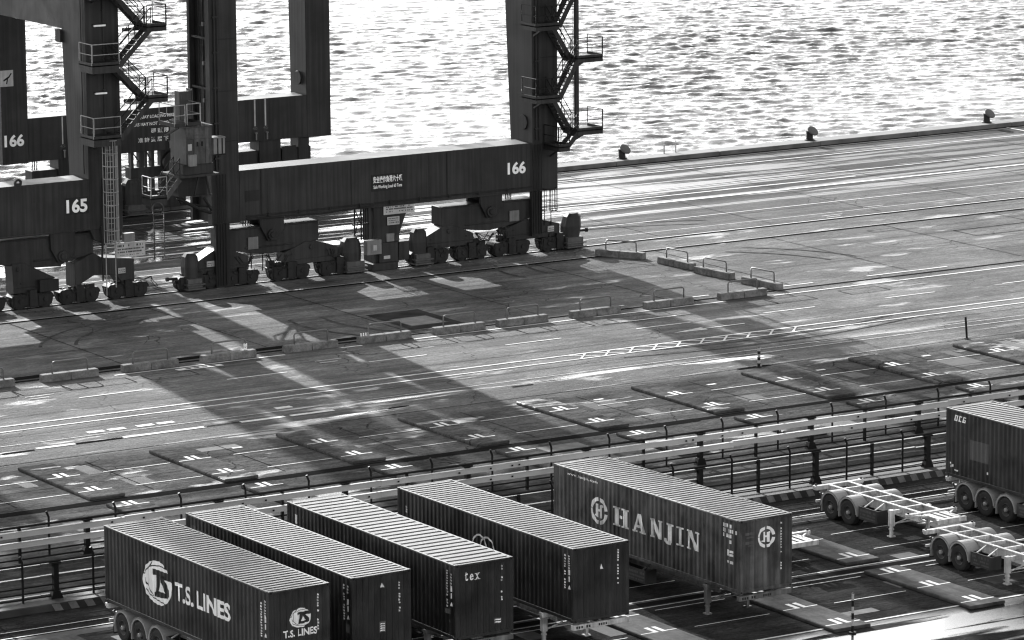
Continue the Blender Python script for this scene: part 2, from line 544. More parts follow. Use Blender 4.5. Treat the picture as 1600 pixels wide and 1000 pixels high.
# kerbed verge between the yards, with its striped kerb face
b = MB(); b.box(40, 170, 142.2, 144.2, -.01, .3)
tag(b.build("verge_kerb", paint("verge_concrete", 0.03, 0.8, 0.35, 1.2, streak=False), bevel=.03), kind='structure')
b = MB(); c = MB()
for xa, xb in ((60.0, 63.5), (67.9, 78.0), (84.0, 92.5), (95.5, 104.6), (106.4, 111.2), (113.0, 124.0)):
    x = xa
    c.add([(xa, 142.196, 0.0), (xb, 142.196, 0.0), (xb, 142.196, .285), (xa, 142.196, .285)], [(0, 1, 2, 3)])
    while x < xb - .4:
        b.add([(x + .12, 142.192, 0.0), (x + .46, 142.192, 0.0), (x + .30, 142.192, .28), (x - .04, 142.192, .28)], [(0, 1, 2, 3)])
        x += .68
tag(c.build("kerb_black_band", STRIPE_D), kind='structure')
tag(b.build("kerb_pale_stripes", STRIPE_L), kind='structure')

# painted markings, plus wet trough glints painted white on the quay front
mk = []
def hl(x0, x1, y, w):
    mk.append((x0, y - w / 2, x1, y + w / 2))
def vl(y0, y1, x, w):
    mk.append((x - w / 2, y0, x + w / 2, y1))
hl(40, 300, 173.85, .17); hl(40, 300, 172.75, .15)
for k in range(-5, 20):
    hl(86.6 + 7.87 * k, 86.6 + 7.87 * k + 3.3, 177.85, .13)
hl(118.3, 122.7, 179.8, .13); hl(120.0, 123.5, 176.02, .13)
mk.append([(119.0, 175.85), (121.0, 175.7), (121.0, 176.35)])
x = 111.3                                              # lattice between the two lane lines
while x < 124.2:
    for p, q in (((x, 173.80), (x + 1.35, 172.80)), ((x + .15, 172.80), (x + 1.05, 173.80))):
        d = .07
        mk.append([(p[0] - d, p[1]), (p[0] + d, p[1]), (q[0] + d, q[1]), (q[0] - d, q[1])])
    x += 1.42
for xa, xb in ((40, 83.9), (90.4, 99.8), (103, 104.2), (107.2, 116.9), (118, 126.3), (129.4, 300)):
    hl(xa, xb, 181.75, .17)
for xa, xb in ((119.0, 121.2), (124.6, 126.6), (130.6, 133.4), (137.0, 142.5), (152, 300)):
    hl(xa, xb, 183.75, .16)
hl(78.7, 300, 169.95, .05); hl(104, 300, 169.1, .06)
for xa, xb in ((80.0, 81.9), (84.3, 88.5), (90.3, 92.6), (92.9, 95.2)):
    hl(xa, xb, 168.75, .3)
for xa in (83.4, 84.45, 85.9, 86.95, 93.1):
    mk.append((xa, 170.35, xa + .85, 170.75))
for k in range(-3, 11):                                # bay lines of the far yard
    X0 = 77.41 + 6.4 * k
    for yy in (162.85, 159.75):
        hl(X0 + 2.95, X0 + 6.2, yy, .07)
    hl(X0 + 2.6, X0 + 5.9, 154.4, .06); hl(X0 + 2.6, X0 + 5.9, 152.4, .06)
    for xa in (.3, .62, .94):
        mk.append([(X0 + xa, 164.9), (X0 + xa + .12, 164.9), (X0 + xa + .3, 164.45), (X0 + xa + .18, 164.45)])
    if rnd.random() < .7:
        mk.append((X0 + 3.5, 163.9, X0 + 4.0, 164.1))
for X0 in (77.8, 84.2, 90.6, 97.0, 103.4):             # bay lines of the near yard
    hl(X0 + 2.8, X0 + 6.0, 129.8, .06); hl(X0 + 2.7, X0 + 6.1, 127.0, .06)
    hl(X0 + 2.8, X0 + 6.0, 136.1, .06); hl(X0 + 2.8, X0 + 6.0, 133.2, .06)
hl(60, 125, 131.2, .1); hl(60, 125, 130.3, .06); hl(60, 125, 139.4, .08); hl(60, 125, 140.2, .06)
hl(40, 160, 124.1, .12)
for xa, ya in ((84.5, 179.3), (100.2, 179.4), (147, 201.6), (151, 202.9)):
    mk.append((xa, ya, xa + 1.5, ya + .08)); mk.append((xa, ya - .5, xa + 1.0, ya - .42))
hl(60, 300, 215.2, .16); hl(60, 158, 213.2, .2); hl(60, 300, 221.6, .16); hl(60, 300, 205.7, .12); hl(60, 300, 197.36, .05); hl(60, 300, 200.55, .05); hl(60, 300, 202.4, .07); hl(60, 300, 211.2, .34)  # broader lines here paint in the glint of wet troughs
vl(200.9, 225, 179.4, .2); vl(200.9, 225, 181.3, .12)
sheet("road_markings_and_glints", mk, 0.020, MARK)
# narrow stencilled plates and a boxed warning on the road edge
sheet("painted_box", [(93.5, 181.0, 96.0, 181.42)], 0.024, MARK)
sheet("painted_box_dashes", [(94.0 + .45 * i, 181.12, 94.28 + .45 * i, 181.3) for i in range(4)], 0.028, PATCH)

# dark asphalt patch, rail grooves, trench covers, sealed joints
pt = [(108.45, 184.05, 111.6, 184.75), (108.45, 187.1, 111.6, 188.75), (108.45, 184.75, 108.85, 187.1), (111.1, 184.75, 111.6, 187.1)]
sheet("asphalt_patch", pt, 0.024, PATCH)
sheet("pale_patch", [(108.95, 184.85, 111.0, 187.0)], 0.0245, paint("pale_screed", 0.1, 0.8, 0.35, 1.5, streak=False))
gr = [(40, 200.25, 300, 200.45), (40, 200.72, 300, 200.80), (40, 197.0, 300, 197.28), (40, 182.75, 300, 183.0), (40, 183.3, 108, 183.95), (40, 157.35, 108, 158.0), (108, 157.5, 160, 157.95),
      (60, 130.5, 125, 131.0), (40, 166.35, 160, 166.41), (40, 224.95, 300, 225.1), (40, 215.1, 300, 215.18)]
sheet("rail_grooves", gr, 0.012, GROOVE)
TAKEN = []
for nm, al, n_, sd in (("pale_repairs", .085, 10, 3), ("grey_repairs", .055, 14, 4), ("dark_repairs", .04, 18, 5)):
    q = random.Random(sd); L = []
    def put(r):
        if all(r[0] > t[2] + .03 or r[2] < t[0] - .03 or r[1] > t[3] + .03 or r[3] < t[1] - .03 for t in TAKEN):
            TAKEN.append(r); L.append(r)
    for _ in range(n_):
        k = q.randint(-1, 9); X0 = 77.41 + 6.38 * k
        w, h = q.uniform(.5, 2.2), q.uniform(.5, 2.4)
        x0 = X0 + q.uniform(1.8, 5.8 - w); y0 = q.uniform(158.6, 165.0 - h) if q.random() < .65 else q.uniform(151.6, 156.8 - min(h, 2))
        put((x0, y0, x0 + w, y0 + h))
    for _ in range(n_ // 2):
        w, h = q.uniform(.6, 2.0), q.uniform(.5, 1.6)
        x0, y0 = q.uniform(64, 110), q.uniform(124.5, 139)
        put((x0, y0, x0 + w, y0 + h))
    for _ in range(n_ // 3):
        w, h = q.uniform(1.0, 5.0), q.uniform(.3, 1.2)
        x0, y0 = q.uniform(80, 170), q.choice((q.uniform(184, 196), q.uniform(166.5, 171), q.uniform(175, 181)))
        put((x0, y0, x0 + w, y0 + h))
    sheet(nm, L, .004, paint(nm + "_concrete", al, .9, .35, 1.5, streak=False, spec=.12))
sheet("pale_channel_strip", [(60, 138.55, 125, 139.25), (60, 130.98, 125, 131.15), (60, 130.33, 125, 130.45)], .008, paint("channel_concrete", .05, .85, .35, 1.2, streak=False, spec=.15))
tar = []
def outline(x0, y0, x1, y1, w=.05):
    tar.extend([(x0, y0, x1, y0 + w), (x0, y1 - w, x1, y1), (x0, y0 + w, x0 + w, y1 - w), (x1 - w, y0 + w, x1, y1 - w)])
for x0 in (84.6, 88.0, 91.4, 106.0, 110.2, 114.2, 118.3, 128.2, 133.0):
    outline(x0, 179.7, x0 + 2.6, 181.0)
outline(150.2, 191.0, 155.8, 193.2, .07); outline(146.0, 195.2, 148.0, 195.9)
for k in range(-2, 24):
    tar.append((60 + 8 * k, 184, 60.05 + 8 * k, 197)); tar.append((63 + 8 * k, 201.2, 63.05 + 8 * k, 224.8))
for yy in (171.6, 175.4, 188.6, 193.1, 205.0, 208.6, 218.3):
    tar.append((40, yy, 300, yy + .035))
for k in range(-2, 10):
    X0 = 77.41 + 6.4 * k
    tar.append((X0 + 3.2, 158.6, X0 + 3.24, 165.2)); tar.append((X0 + 1.9, 161.2, X0 + 6.2, 161.24))
tyre = MB()
q = random.Random(12)
for k in range(9):
    cx, cy, rad = q.uniform(95, 165), q.uniform(176, 205), q.uniform(9, 22); a0 = q.uniform(0, 360); da = q.uniform(25, 70)
    for o in (0, 1.9):
        n = 22; vs = []
        for i in range(n + 1):
            t = R(a0 + da * i / n)
            for rr_ in (rad + o, rad + o + .2):
                vs.append((cx + rr_ * math.cos(t), min(max(cy + rr_ * math.sin(t) * .6, 167), 224), .0185 + .0001 * k))
        tyre.add(vs, [(2 * i, 2 * i + 1, 2 * i + 3, 2 * i + 2) for i in range(n)])
tag(tyre.build("tyre_marks", paint("tyre_rubber_marks", .066, .9, .35, 2.0, streak=False, spec=0.0)), kind='structure')
sheet("sealed_joints", tar, 0.016, WET)
sheet("drain_slots", [(78.2, 168.45, 79.8, 168.62), (81.9, 168.6, 84.25, 168.8), (88.4, 168.7, 90.3, 168.82), (97.5, 167.6, 98.6, 167.75), (104.9, 168.65, 106.1, 168.8), (116.3, 166.2, 118.2, 166.45)], 0.025, GROOVE)
b = MB()
for y0 in (200.5, 224.6):
    b.box(40, 300, y0 - .04 + .12, y0 + .04 + .12, -.01, .02)
tag(b.build("crane_rails", RAILS), kind='structure')

# ================================================================ RAISED CONCRETE SLABS
def slab(x0, y0, y1, marks, label, mat=None):
    rx, ry = rnd.uniform(-.04, .04), rnd.uniform(-.05, .05)
    x0 += rx
    b = MB(); b.box(x0, x0 + 1.66, y0 + ry, y1, 0.006, .15)
    root = b.build("concrete_slab", mat or SLAB, org=(x0, y0, 0), bevel=.03)
    tag(root, label, "concrete slab", "raised concrete slabs in the trailer bays")
    m = MB()
    def q(a, c, e, f):
        m.add([(a, c, .154), (e, c, .154), (e, f, .154), (a, f, .154)], [(0, 1, 2, 3)])
    for yy in marks:
        q(x0 + .03, yy - .05, x0 + .62, yy + .03)                 # left arm
        q(x0 + .62, yy - .05, x0 + .80, yy + .72)
        q(x0 + .95, yy - .05, x0 + 1.13, yy + .72)
        q(x0 + 1.13, yy - .03, x0 + 1.62, yy + .05)               # right arm
    m.build("bay_marking", MARK, parent=root, org=(x0, y0, 0))
ORD = ["leftmost", "second from the left", "third from the left", "fourth from the left", "middle, fifth from the left", "fifth from the right", "fourth from the right", "third from the right", "second from the right", "rightmost"]
names1 = ["leftmost", "second from the left", "third from the left", "fourth from the left", "fifth from the left", "fourth from the right", "third from the right", "second from the right", "rightmost"]
for k in range(0, 9):
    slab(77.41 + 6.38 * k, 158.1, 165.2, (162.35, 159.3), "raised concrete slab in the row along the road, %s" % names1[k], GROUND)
names2 = ["leftmost", "second from the left", "third from the left", "fourth from the left", "fourth from the right", "third from the right", "second from the right", "rightmost"]
for k in range(0, 8):
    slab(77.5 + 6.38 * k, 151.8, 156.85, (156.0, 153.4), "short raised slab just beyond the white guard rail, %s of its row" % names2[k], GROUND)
for x0, t in ((65.2, "at the lower left corner, left of the container with the round emblem"), (97.1, "between the weathered container and the empty farther skeleton trailer")):
    slab(x0, 131.4, 138.3, (135.2, 132.1), "raised slab %s" % t)
slab(90.7, 131.4, 138.3, (135.2, 132.1), "raised slab half hidden behind the near end of the weathered container")
slab(103.5, 131.4, 138.3, (135.2, 132.1), "raised slab behind the front of the farther skeleton trailer")
for x0, t in ((84.3, "in front of the container with two rings, at the bottom edge"), (90.7, "to the right of the weathered container, by the short dark pole"),
              (97.0, "in front of the nearer skeleton trailer, ending at the lane"), (103.5, "hidden partly under the nearer skeleton trailer at the right edge")):
    slab(x0, 123.4, 130.1, (129.2, 126.7, 124.0), "raised slab %s" % t)

# ================================================================ QUAY CRANES
YF = 200.2       # seaward rail-side frames: front faces
YR = 224.6
def leg(root, x0, x1, yf, yb0, yb1, z0, z1, zt=14.2):
    """box leg whose back face leans seaward with height"""
    yt = yb0 + (yb1 - yb0) * (z1 - z0) / (zt - z0)
    b = MB(); b.prism([(yf, z0), (yb0, z0), (yt, z1), (yf, z1)], 'x', x0, x1)
    return b.build("leg", CRANE, root, root.location, bevel=.03)
def rocker(root, xa, xb, xm, zb, zs, zt, y0, y1):
    """wheel beam with a raised middle and its pin"""
    b = MB(); b.prism([(xa, zb), (xb, zb), (xb, zs), (xm + .35, zt), (xm - .35, zt), (xa, zs)], 'y', y0, y1)
    b.box(xa + .03, xb - .03, y0 - .03, y0, zb + .28, zb + .33)
    b.disc((xm, y0 - .02, zt - .3), 'y', .13, .1, 14)
    for xx in (xa + .45, xb - .45):
        b.disc((xx, y0 - .01, zs - .12), 'y', .05, .06, 8)
    return b.build("rocker_beam", CRANE, root, root.location, bevel=.02)
def bogie(root, xa, xb, y0, y1, nw=2, r=.38):
    """wheel truck: boxed frame with skirted ends, wheels peeping out below"""
    b = MB(); z = .8; xm = (xa + xb) / 2
    b.prism([(xa + .3, .14), (xb - .3, .14), (xb - .08, .3), (xb, z - .12), (xb - .12, z), (xa + .12, z), (xa, z - .12), (xa + .08, .3)], 'y', y0 + .06, y1 - .06)
    b.box(xa + .12, xm - .34, y0 + .02, y0 + .06, .2, z - .07); b.box(xm + .34, xb - .12, y0 + .02, y0 + .06, .2, z - .07)
    b.box(xm - .22, xm + .22, y0 - .03, y1 - .02, .1, z + .2)
    b.box(xm - .4, xm + .4, y0 - .05, y0 - .0, .12, .17)
    for xx in (xa + .5, xb - .5):
        b.disc((xx, y0 + .0, .46), 'y', .12, .07, 10)
    b.tube([(xa - .12, y0 + .3, .55), (xa + .1, y0 + .3, .5)], .07, 6); b.tube([(xb + .12, y0 + .3, .55), (xb - .1, y0 + .3, .5)], .07, 6)
    q = random.Random(int(xa * 37))
    for _ in range(5):
        xx = q.uniform(xa + .2, xb - .5); ww = q.uniform(.12, .4); hh = q.uniform(.06, .22); yy = q.uniform(y0 + .05, y1 - .35)
        b.box(xx, xx + ww, yy, yy + q.uniform(.15, .3), z - .02, z + hh)
    for _ in range(3):
        xx = q.uniform(xa + .2, xb - .6); e = xx + q.uniform(.25, .6); d = q.uniform(.1, .3)
        b.tube([(xx, y0 + .02, z + .05), (xx + (e - xx) * .25, y0 - .03, z - d * .8), (xx + (e - xx) * .7, y0 - .03, z - d), (e, y0 + .02, z + .1)], .022, 5)
    for xx in (xa + .12, xb - .3):
        b.box(xx, xx + .18, y0 + .0, y0 + .03, .5, .66)
    bo = b.build("bogie", CRANE_D, root, root.location, bevel=.025)
    for xx in [xa + r + .06 + (xb - xa - 2 * r - .12) * i / (nw - 1) for i in range(nw)]:
        w = MB()
        w.disc((xx, (y0 + y1) / 2, r), 'y', r, (y1 - y0) * .78, 22)
        w.disc((xx, (y0 + y1) / 2, r), 'y', r + .04, .1, 22)
        w.build("wheel", CRANE_D, bo, root.location)
    return bo
def hood(root, x0, x1, z0, z1, y0, y1, lean=0.0, mat=None):
    """tall canvas hooded end stop on its bumper shelf"""
    b = MB()
    xm = (x0 + x1) / 2; w = (x1 - x0) / 2
    rings = [(z0, .92, 1.0), (z0 + (z1 - z0) * .45, 1.0, 1.0), (z0 + (z1 - z0) * .86, .88, .85), (z1, .55, .55)]
    vs, fs = [], []
    for k, (z, s, d) in enumerate(rings):
        ym = (y0 + y1) / 2; h = (y1 - y0) / 2 * d; o = lean * (z - z0)
        for u, v in ((-1, -.6), (-.6, -1), (.6, -1), (1, -.6), (1, .6), (.6, 1), (-.6, 1), (-1, .6)):
            vs.append((xm + o + u * w * s, ym + v * h, z))
    for k in range(3):
        for i in range(8):
            fs.append((k * 8 + i, k * 8 + (i + 1) % 8, k * 8 + 8 + (i + 1) % 8, k * 8 + 8 + i))
    fs += [tuple(range(8))[::-1], tuple(range(24, 32))]
    b.add(vs, fs)
    o = b.build("storm_brake_hood", mat or CRANE, root, root.location)
    c = MB()
    c.box(x0 - .12, x1 + .12, y0 - .35, y1 + .1, .12, .2); c.box(x0 - .12, x1 + .12, y0 - .35, y1 + .1, .36, .44)
    c.box(x0, x1, y0 - .2, y1, .2, .7)
    c.build("buffer_shelf", paint("buffer_shelf_paint", .05, .5, .2, 2.0), root, root.location, bevel=.01)
    return o
def board(root, x0, x1, z0, z1, y, mat, name="sign_board", lines=None, t=.05):
    b = MB(); b.box(x0, x1, y, y + t, z0, z1)
    o = b.build(name, mat, root, root.location, bevel=.006)
    if lines:
        q = random.Random(int(x0 * 10)); sh = []
        for v, h, f in lines:
            u = .08
            while u < .92:
                w = q.uniform(.01, .035)
                if q.random() < f:
                    sh.append(rect(x0 + u * (x1 - x0), z0 + v * (z1 - z0), x0 + (u + w) * (x1 - x0), z0 + (v + h) * (z1 - z0)))
                u += w * 1.35
        l = root.location
        lay("small_print", sh, (-l.x, y - l.y, -l.z), (1, 0, 0), (0, 0, 1), (0, -1, 0), DARKST, o)
    return o
def handrail(b, pts, h=1.1, r=.026, mid=True, posts=True):
    pts = [Vector(p) for p in pts]
    b.tube([p + Vector((0, 0, h)) for p in pts], r, 5)
    if mid:
        b.tube([p + Vector((0, 0, h * .5)) for p in pts], r * .85, 5)
    if posts:
        for p, q in zip(pts[:-1], pts[1:]):
            n = max(1, int((q - p).length / 1.1))
            for i in range(n + 1):
                s = p + (q - p) * i / n
                b.tube([s, s + Vector((0, 0, h))], r, 5)
def platform(root, x0, x1, y0, y1, z, sides, pale, name="landing"):
    b = MB(); lo = 0.0 if name == 'roof_platform' else .42 if pale else .28
    b.box(x0, x1, y0, y1, z - .06, z); b.box(x0, x1, y0, y0 + .04, z - lo, z + .14)
    b.box(x0, x0 + .04, y0 + .04, y1, z - lo, z + .14); b.box(x1 - .04, x1, y0 + .04, y1, z - lo, z + .14)
    b.bar(((x0 + x1) / 2, y1 - .05, z - .7), ((x0 + x1) / 2, y0 + .2, z - .1), .07, .1)
    o = b.build(name, CRANE_L if pale else CRANE, root, root.location)
    c = MB()
    P = {'f': [(x0, y0 + .03, z), (x1, y0 + .03, z)], 'l': [(x0 + .03, y1, z), (x0 + .03, y0 + .03, z)], 'r': [(x1 - .03, y0 + .03, z), (x1 - .03, y1, z)]}
    for s_ in sides:
        handrail(c, P[s_])
    c.build("handrail", GALV if pale else DARKST, o, root.location)
    return o
def flight(root, xa, za, xb, zb, y0, y1, rail_front=True, mat=None):
    b = MB(); mat = mat or CRANE
    for y in (y0, y1):
        b.bar((xa, y, za - .12), (xb, y, zb - .12), .05, .27)
    n = max(3, int(abs(za - zb) / .21))
    for i in range(1, n):
        t = i / n
        xx, zz = xa + (xb - xa) * t, za + (zb - za) * t
        b.box(xx - .11, xx + .11, y0, y1, zz - .03, zz)
    o = b.build("stair_flight", mat, root, root.location)
    c = MB()
    handrail(c, [(xa, y0, za), (xb, y0, zb)], 1.0)
    handrail(c, [(xa, y1, za), (xb, y1, zb)], 1.0)
    c.build("handrail", DARKST, o, root.location)
    return o
def caged_ladder(root, x0, x1, y, z0, z1, zfoot, mat, hoops):
    b = MB()
    xm = (x0 + x1) / 2; w = (x1 - x0) / 2
    for s_ in (-1, 1):
        b.tube([(xm + s_ * .22, y, zfoot), (xm + s_ * .22, y, z1)], .03, 5)
    z = zfoot + .2
    while z < z1:
        b.tube([(xm - .22, y, z), (xm + .22, y, z)], .015, 4); z += .3
    o = b.build("ladder", mat, root, root.location)
    c = MB()
    arc = [(xm + w * math.cos(R(a)), y - .72 * w * 2 * max(0, math.sin(R(a))), 0) for a in range(0, 181, 20)]
    for k in range(hoops):
        z = z0 + (z1 - z0) * k / (hoops - 1)
        c.tube([(p[0], p[1], z) for p in arc], .028, 5)
    for i in (0, 2, 3, 4, 5, 6, 7, 9):
        p = arc[i]
        c.tube([(p[0], p[1], z0), (p[0], p[1], z1)], .018, 4)
    c.build("safety_cage", mat, o, root.location)
def frame(root, XL, XR, w, zs0, zs1, zp, rear):
    """legs, sills and portal beams shared by both cranes; XL, XR = left edges of the two legs"""
    l = root.location
    for x0 in (XL, XR):
        left = x0 == XL
        if left and rear:                               # channel leg, its side face sunk between two flanges
            c = MB(); c.box(x0, x0 + .32, YF, YF + .5, zs0 - .1, 33); c.box(x0, x0 + .32, 202.45, 202.75, zs0 - .1, 33)
            c.build("leg_flange", CRANE, root, l, bevel=.02)
        leg(root, x0 + (.32 if left and rear else 0), x0 + w, YF, 202.35 if not left else 202.7, 203.05, zs0 - (.05 if not left else .1), 33)
        leg(root, x0 - .82, x0 - .82 + w, YR, YR + 1.9, YR + 2.2, zs0 + .2, 33)
        b = MB(); b.box(x0 + .12, x0 + w - .12, 202.2, YR + .4, zp, zp + 2.45)
        b.prism([(202.2, zp - 1.05), (203.2, zp), (202.2, zp)], 'x', x0 + .15, x0 + w - .15)
        b.build("portal_beam", CRANE_L, root, l, bevel=.03)
        b = MB(); b.bar((x0 + w / 2, 203.5, 17.2), (x0 + w / 2, YR, 31), 1.1, 1.2)
        b.build("shadow_fill_brace", CRANE, root, l)  # unseen brace, added to fill out the shadow band of the legs
    out = []
    for (yf, d) in ((YF, 1.75), (YR, 1.5)):
        if yf == YF:
            b = MB(); b.box(XL + w, XR, yf, yf + d, zs0, zs1)
            b.box(XL + w, XR, yf - .04, yf, zs0 - .03, zs0 + .05)
        else:
            b = MB(); b.box(XL + w - .82, XR - .82, yf, yf + d, zs0 + .25, zs1 + .1)
        for i in range(1, 6):
            xx = XL + (XR - XL) * i / 6
            b.box(xx, xx + .03, yf - .012, yf, zs0 + (.06 if yf == YF else .3), zs1 - .02)
        out.append(b.build("sill_beam", CRANE, root, l, bevel=.03))
    return out

# ---------------------------------------------------------------- the nearer, wholly shown crane
C166 = thing("quay_crane", "large dark quay crane in full view, number 166 on its long lower beam", "crane", (116.5, 212, 0))
L6 = C166.location
sill, rsill = frame(C166, 105.64, 125.93, 1.68, 3.55, 6.27, 16.4, True)
def on_front(name, shapes, y, mat, par, root):
    l = root.location
    return lay(name, shapes, (-l.x, y - l.y, -l.z), (1, 0, 0), (0, 0, 1), (0, -1, 0), mat, par)
on_front("number", [('t', "166", 124.28, 4.6, 125.47, 5.29, .035)], YF - .004, WHITE, sill, C166)
on_front("load_notice", [('t', "安全操作負荷六十噸", 115.6, 4.86, 117.44, 5.24, .02), ('t', "Safe Working Load 60 Tons", 115.62, 4.5, 117.42, 4.74, .012)], YF - .02, WHITE, sill, C166)
on_front("number", [('t', "166", 104.95, 4.79, 106.21, 5.5, .035)], YR - .004, WHITE, rsill, C166)
for tx, u0, v0, u1, v1 in (("QUAY LOADING RESTRICTIONS", 113.71, 5.75, 117.2, 5.97), ("CONTAINERS MAY NOT BE STACKED OVER", 112.2, 5.34, 117.2, 5.54), ("碼 頭 限", 114.52, 4.86, 115.70, 5.14), ("准 許 雙 層 下", 113.65, 4.35, 115.66, 4.64)):
    on_front("notice_line", [('t', tx, u0, v0, u1, v1, .02)], YR - .004, WHITEW, rsill, C166)
on_front("spacing_lines", [rect(121.48, 4.73, 121.58, 6.33), rect(122.2, 4.72, 122.3, 6.33), rect(108.66, 4.69, 108.74, 6.33), rect(115.56, 5.9, 115.6, 6.33)], YR - .004, paint("line_paint", .3, .5, .15, 2), rsill, C166)
on_front("spacing_figures", [('t', "40", 121.35, 4.5, 121.68, 4.68, .01), ('t', "45", 122.08, 4.52, 122.42, 4.70, .01), ('t', "45", 108.52, 4.49, 108.86, 4.66, .01)], YR - .004, FADED, rsill, C166)
for xx in (121.55, 122.3, 108.75, 115.7, 116.2):
    b = MB(); b.tube([(xx, YR - .12, 3.9), (xx, YR - .12, 4.3)], .05, 6); b.disc((xx, YR - .1, 4.32), 'z', .09, .06, 8)
    b.build("hanging_lamp", BOXG, C166, L6)
board(C166, 104.75, 105.6, 8.35, 9.3, YR - .07, SIGNW, "sign_board")
on_front("sign_symbol", [('p', [(104.95, 8.75), (105.3, 8.95), (105.45, 9.15), (105.5, 9.1), (105.33, 8.85), (104.98, 8.65)]), ('p', [(105.2, 8.9), (105.28, 8.92), (105.2, 8.5), (105.12, 8.5)])], YR - .074, DARKST, children(C166)[-1], C166)
b = MB(); b.box(115.5, 117.55, YF - .018, YF - .002, 4.4, 5.34); b.build("notice_panel", CRANE_D, C166, L6)
# leg plates, pipes and lamps
for x0 in (106.0, 126.25):
    b = MB()
    b.tube([(x0 - .1, YF - .08, 6.4), (x0 - .1, YF - .08, 33)], .05, 6); b.tube([(x0 + .08, YF - .08, 6.4), (x0 + .08, YF - .08, 33)], .035, 6)
    for k in range(14):
        b.box(x0 - .2, x0 + .16, YF - .12, YF - .002, 7 + k * 1.9, 7.08 + k * 1.9)
    b.build("cable_pipe", CRANE, C166, L6)
b = MB()                                               # open ladder recess on the seaward side face of the left leg
for yy in (201.2, 201.65):
    b.tube([(105.8, yy, 6.5), (105.8, yy, 33)], .03, 5)
z = 6.6
while z < 33:
    b.tube([(105.8, 201.2, z), (105.8, 201.65, z)], .018, 4); z += .34
for k in range(9):
    b.box(105.7, 105.95, 200.75, 202.4, 8 + 2.7 * k, 8.12 + 2.7 * k)
b.build("leg_ladder", CRANE_D, C166, L6)
for x0, y0, z0 in ((105.4, 201.0, 12.0), (105.4, 201.0, 14.1), (105.4, 201.0, 10.0)):
    b = MB(); b.box(x0 + .3, x0 + .42, y0, y0 + .16, z0, z0 + .2); b.build("leg_lamp", BOXG, C166, L6)
for x0, y0, zz in ((125.93, 201.1, 7.35), (124.98, 225.4, 7.35)):
    b = MB(); b.disc((x0 - (.02 if y0 < 210 else .0), y0, zz), 'x', .42, .1, 20); b.build("manhole_cover", CRANE, C166, L6, bevel=.015)
b = MB(); b.box(107.65, 108.5, YF - .02, YF - .002, 4.55, 5.15); b.build("inspection_hatch", CRANE_D, C166, L6)
for x0, x1, z0, z1 in ((108.6, 108.66, 3.7, 6.2), (114.2, 114.26, 3.7, 6.2), (120.3, 120.36, 3.7, 6.2)):
    b = MB(); b.box(x0, x1, YF - .025, YF - .014, z0, z1); b.build("weld_strip", CRANE_D, C166, L6)
b = MB(); b.tube([(107.7, YF - .05, 3.75), (125.8, YF - .05, 3.78)], .04, 6); b.tube([(107.7, YF - .06, 3.62), (112.5, YF - .1, 3.5), (115.6, YF - .06, 3.62)], .045, 6); b.build("cable_run", CRANE_D, C166, L6)
for k in range(9):
    b = MB(); b.box(109.0 + 1.9 * k, 109.12 + 1.9 * k, YF - .1, YF - .045, 3.66, 3.84); b.build("cable_clip", CRANE_D, C166, L6)
for z0 in (7.9, 10.6, 13.4):
    b = MB(); b.box(106.0, 107.28, YF - .014, YF - .002, z0, z0 + .07); b.build("weld_strip", CRANE_D, C166, L6)
    b = MB(); b.box(126.5, 127.58, YF - .014, YF - .002, z0 + .4, z0 + .47); b.build("weld_strip", CRANE_D, C166, L6)
# equalising beams, lugs, rockers and bogies, landside
def equaliser(root, xa, xb, xm, yo=0.0, zt=3.1, zb=1.52, ze=2.05):
    b = MB(); b.prism([(xa, zt), (xb, zt), (xb, ze), (xb - 1.9, zb + .13), (xm, zb), (xa + 1.9, zb + .13), (xa, ze)], 'y', YF + .25 + yo, YF + 1.35 + yo)
    b.box(xa + .05, xb - .05, YF + .2 + yo, YF + .25 + yo, zt - .1, zt - .02)
    b.box(xm - 1.6, xm + 1.4, YF + .18 + yo, YF + .25 + yo, zb + .42, zb + .5)
    b.build("equaliser_beam", CRANE, root, root.location, bevel=.03)
    b = MB(); b.prism([(xm - .7, 3.6 + (.35 if root is not C166 else 0)), (xm + .75, 3.6 + (.35 if root is not C166 else 0)), (xm + .75, 2.9), (xm + .28, 2.28), (xm - .25, 2.28), (xm - .65, 3.0)], 'y', YF + .05 + yo, YF + .24 + yo)
    b.disc((xm, YF + .0 + yo, 2.62), 'y', .3, .16, 20); b.disc((xm, YF - .05 + yo, 2.62), 'y', .17, .2, 16)
    b.build("pivot_lug", CRANE, root, root.location, bevel=.015)
    b = MB(); b.box(xm - .7, xm + .7, YF + 1.4 + yo, YF + 1.55 + yo, 2.3, 3.7); b.build("pivot_lug", CRANE, root, root.location)
equaliser(C166, 106.2, 112.28, 109.3); equaliser(C166, 120.09, 126.2, 123.2)
rocker(C166, 104.8, 107.87, 106.2, .82, 1.55, 2.1, YF + .15, YF + 1.1)
rocker(C166, 110.1, 113.57, 111.75, .8, 1.52, 2.0, YF + .15, YF + 1.1)
rocker(C166, 118.9, 122.1, 120.5, .85, 1.5, 2.05, YF + .15, YF + 1.1)
rocker(C166, 124.27, 127.8, 125.9, .82, 1.52, 1.95, YF + .15, YF + 1.1)
for xa, xb in ((103.5, 105.95), (106.3, 108.45), (109.2, 111.6), (112.2, 114.7), (117.95, 120.45), (120.85, 122.95), (123.3, 125.75), (126.5, 128.9)):
    bogie(C166, xa, xb, YF - .05, YF + .85)
hood(C166, 103.95, 104.8, .7, 2.03, YF - .1, YF + .7); hood(C166, 113.75, 114.85, .5, 1.95, YF - .1, YF + .8)
hood(C166, 118.15, 119.05, .7, 2.06, YF - .1, YF + .7); hood(C166, 128.1, 129.15, .7, 2.0, YF - .05, YF + .8, .12)
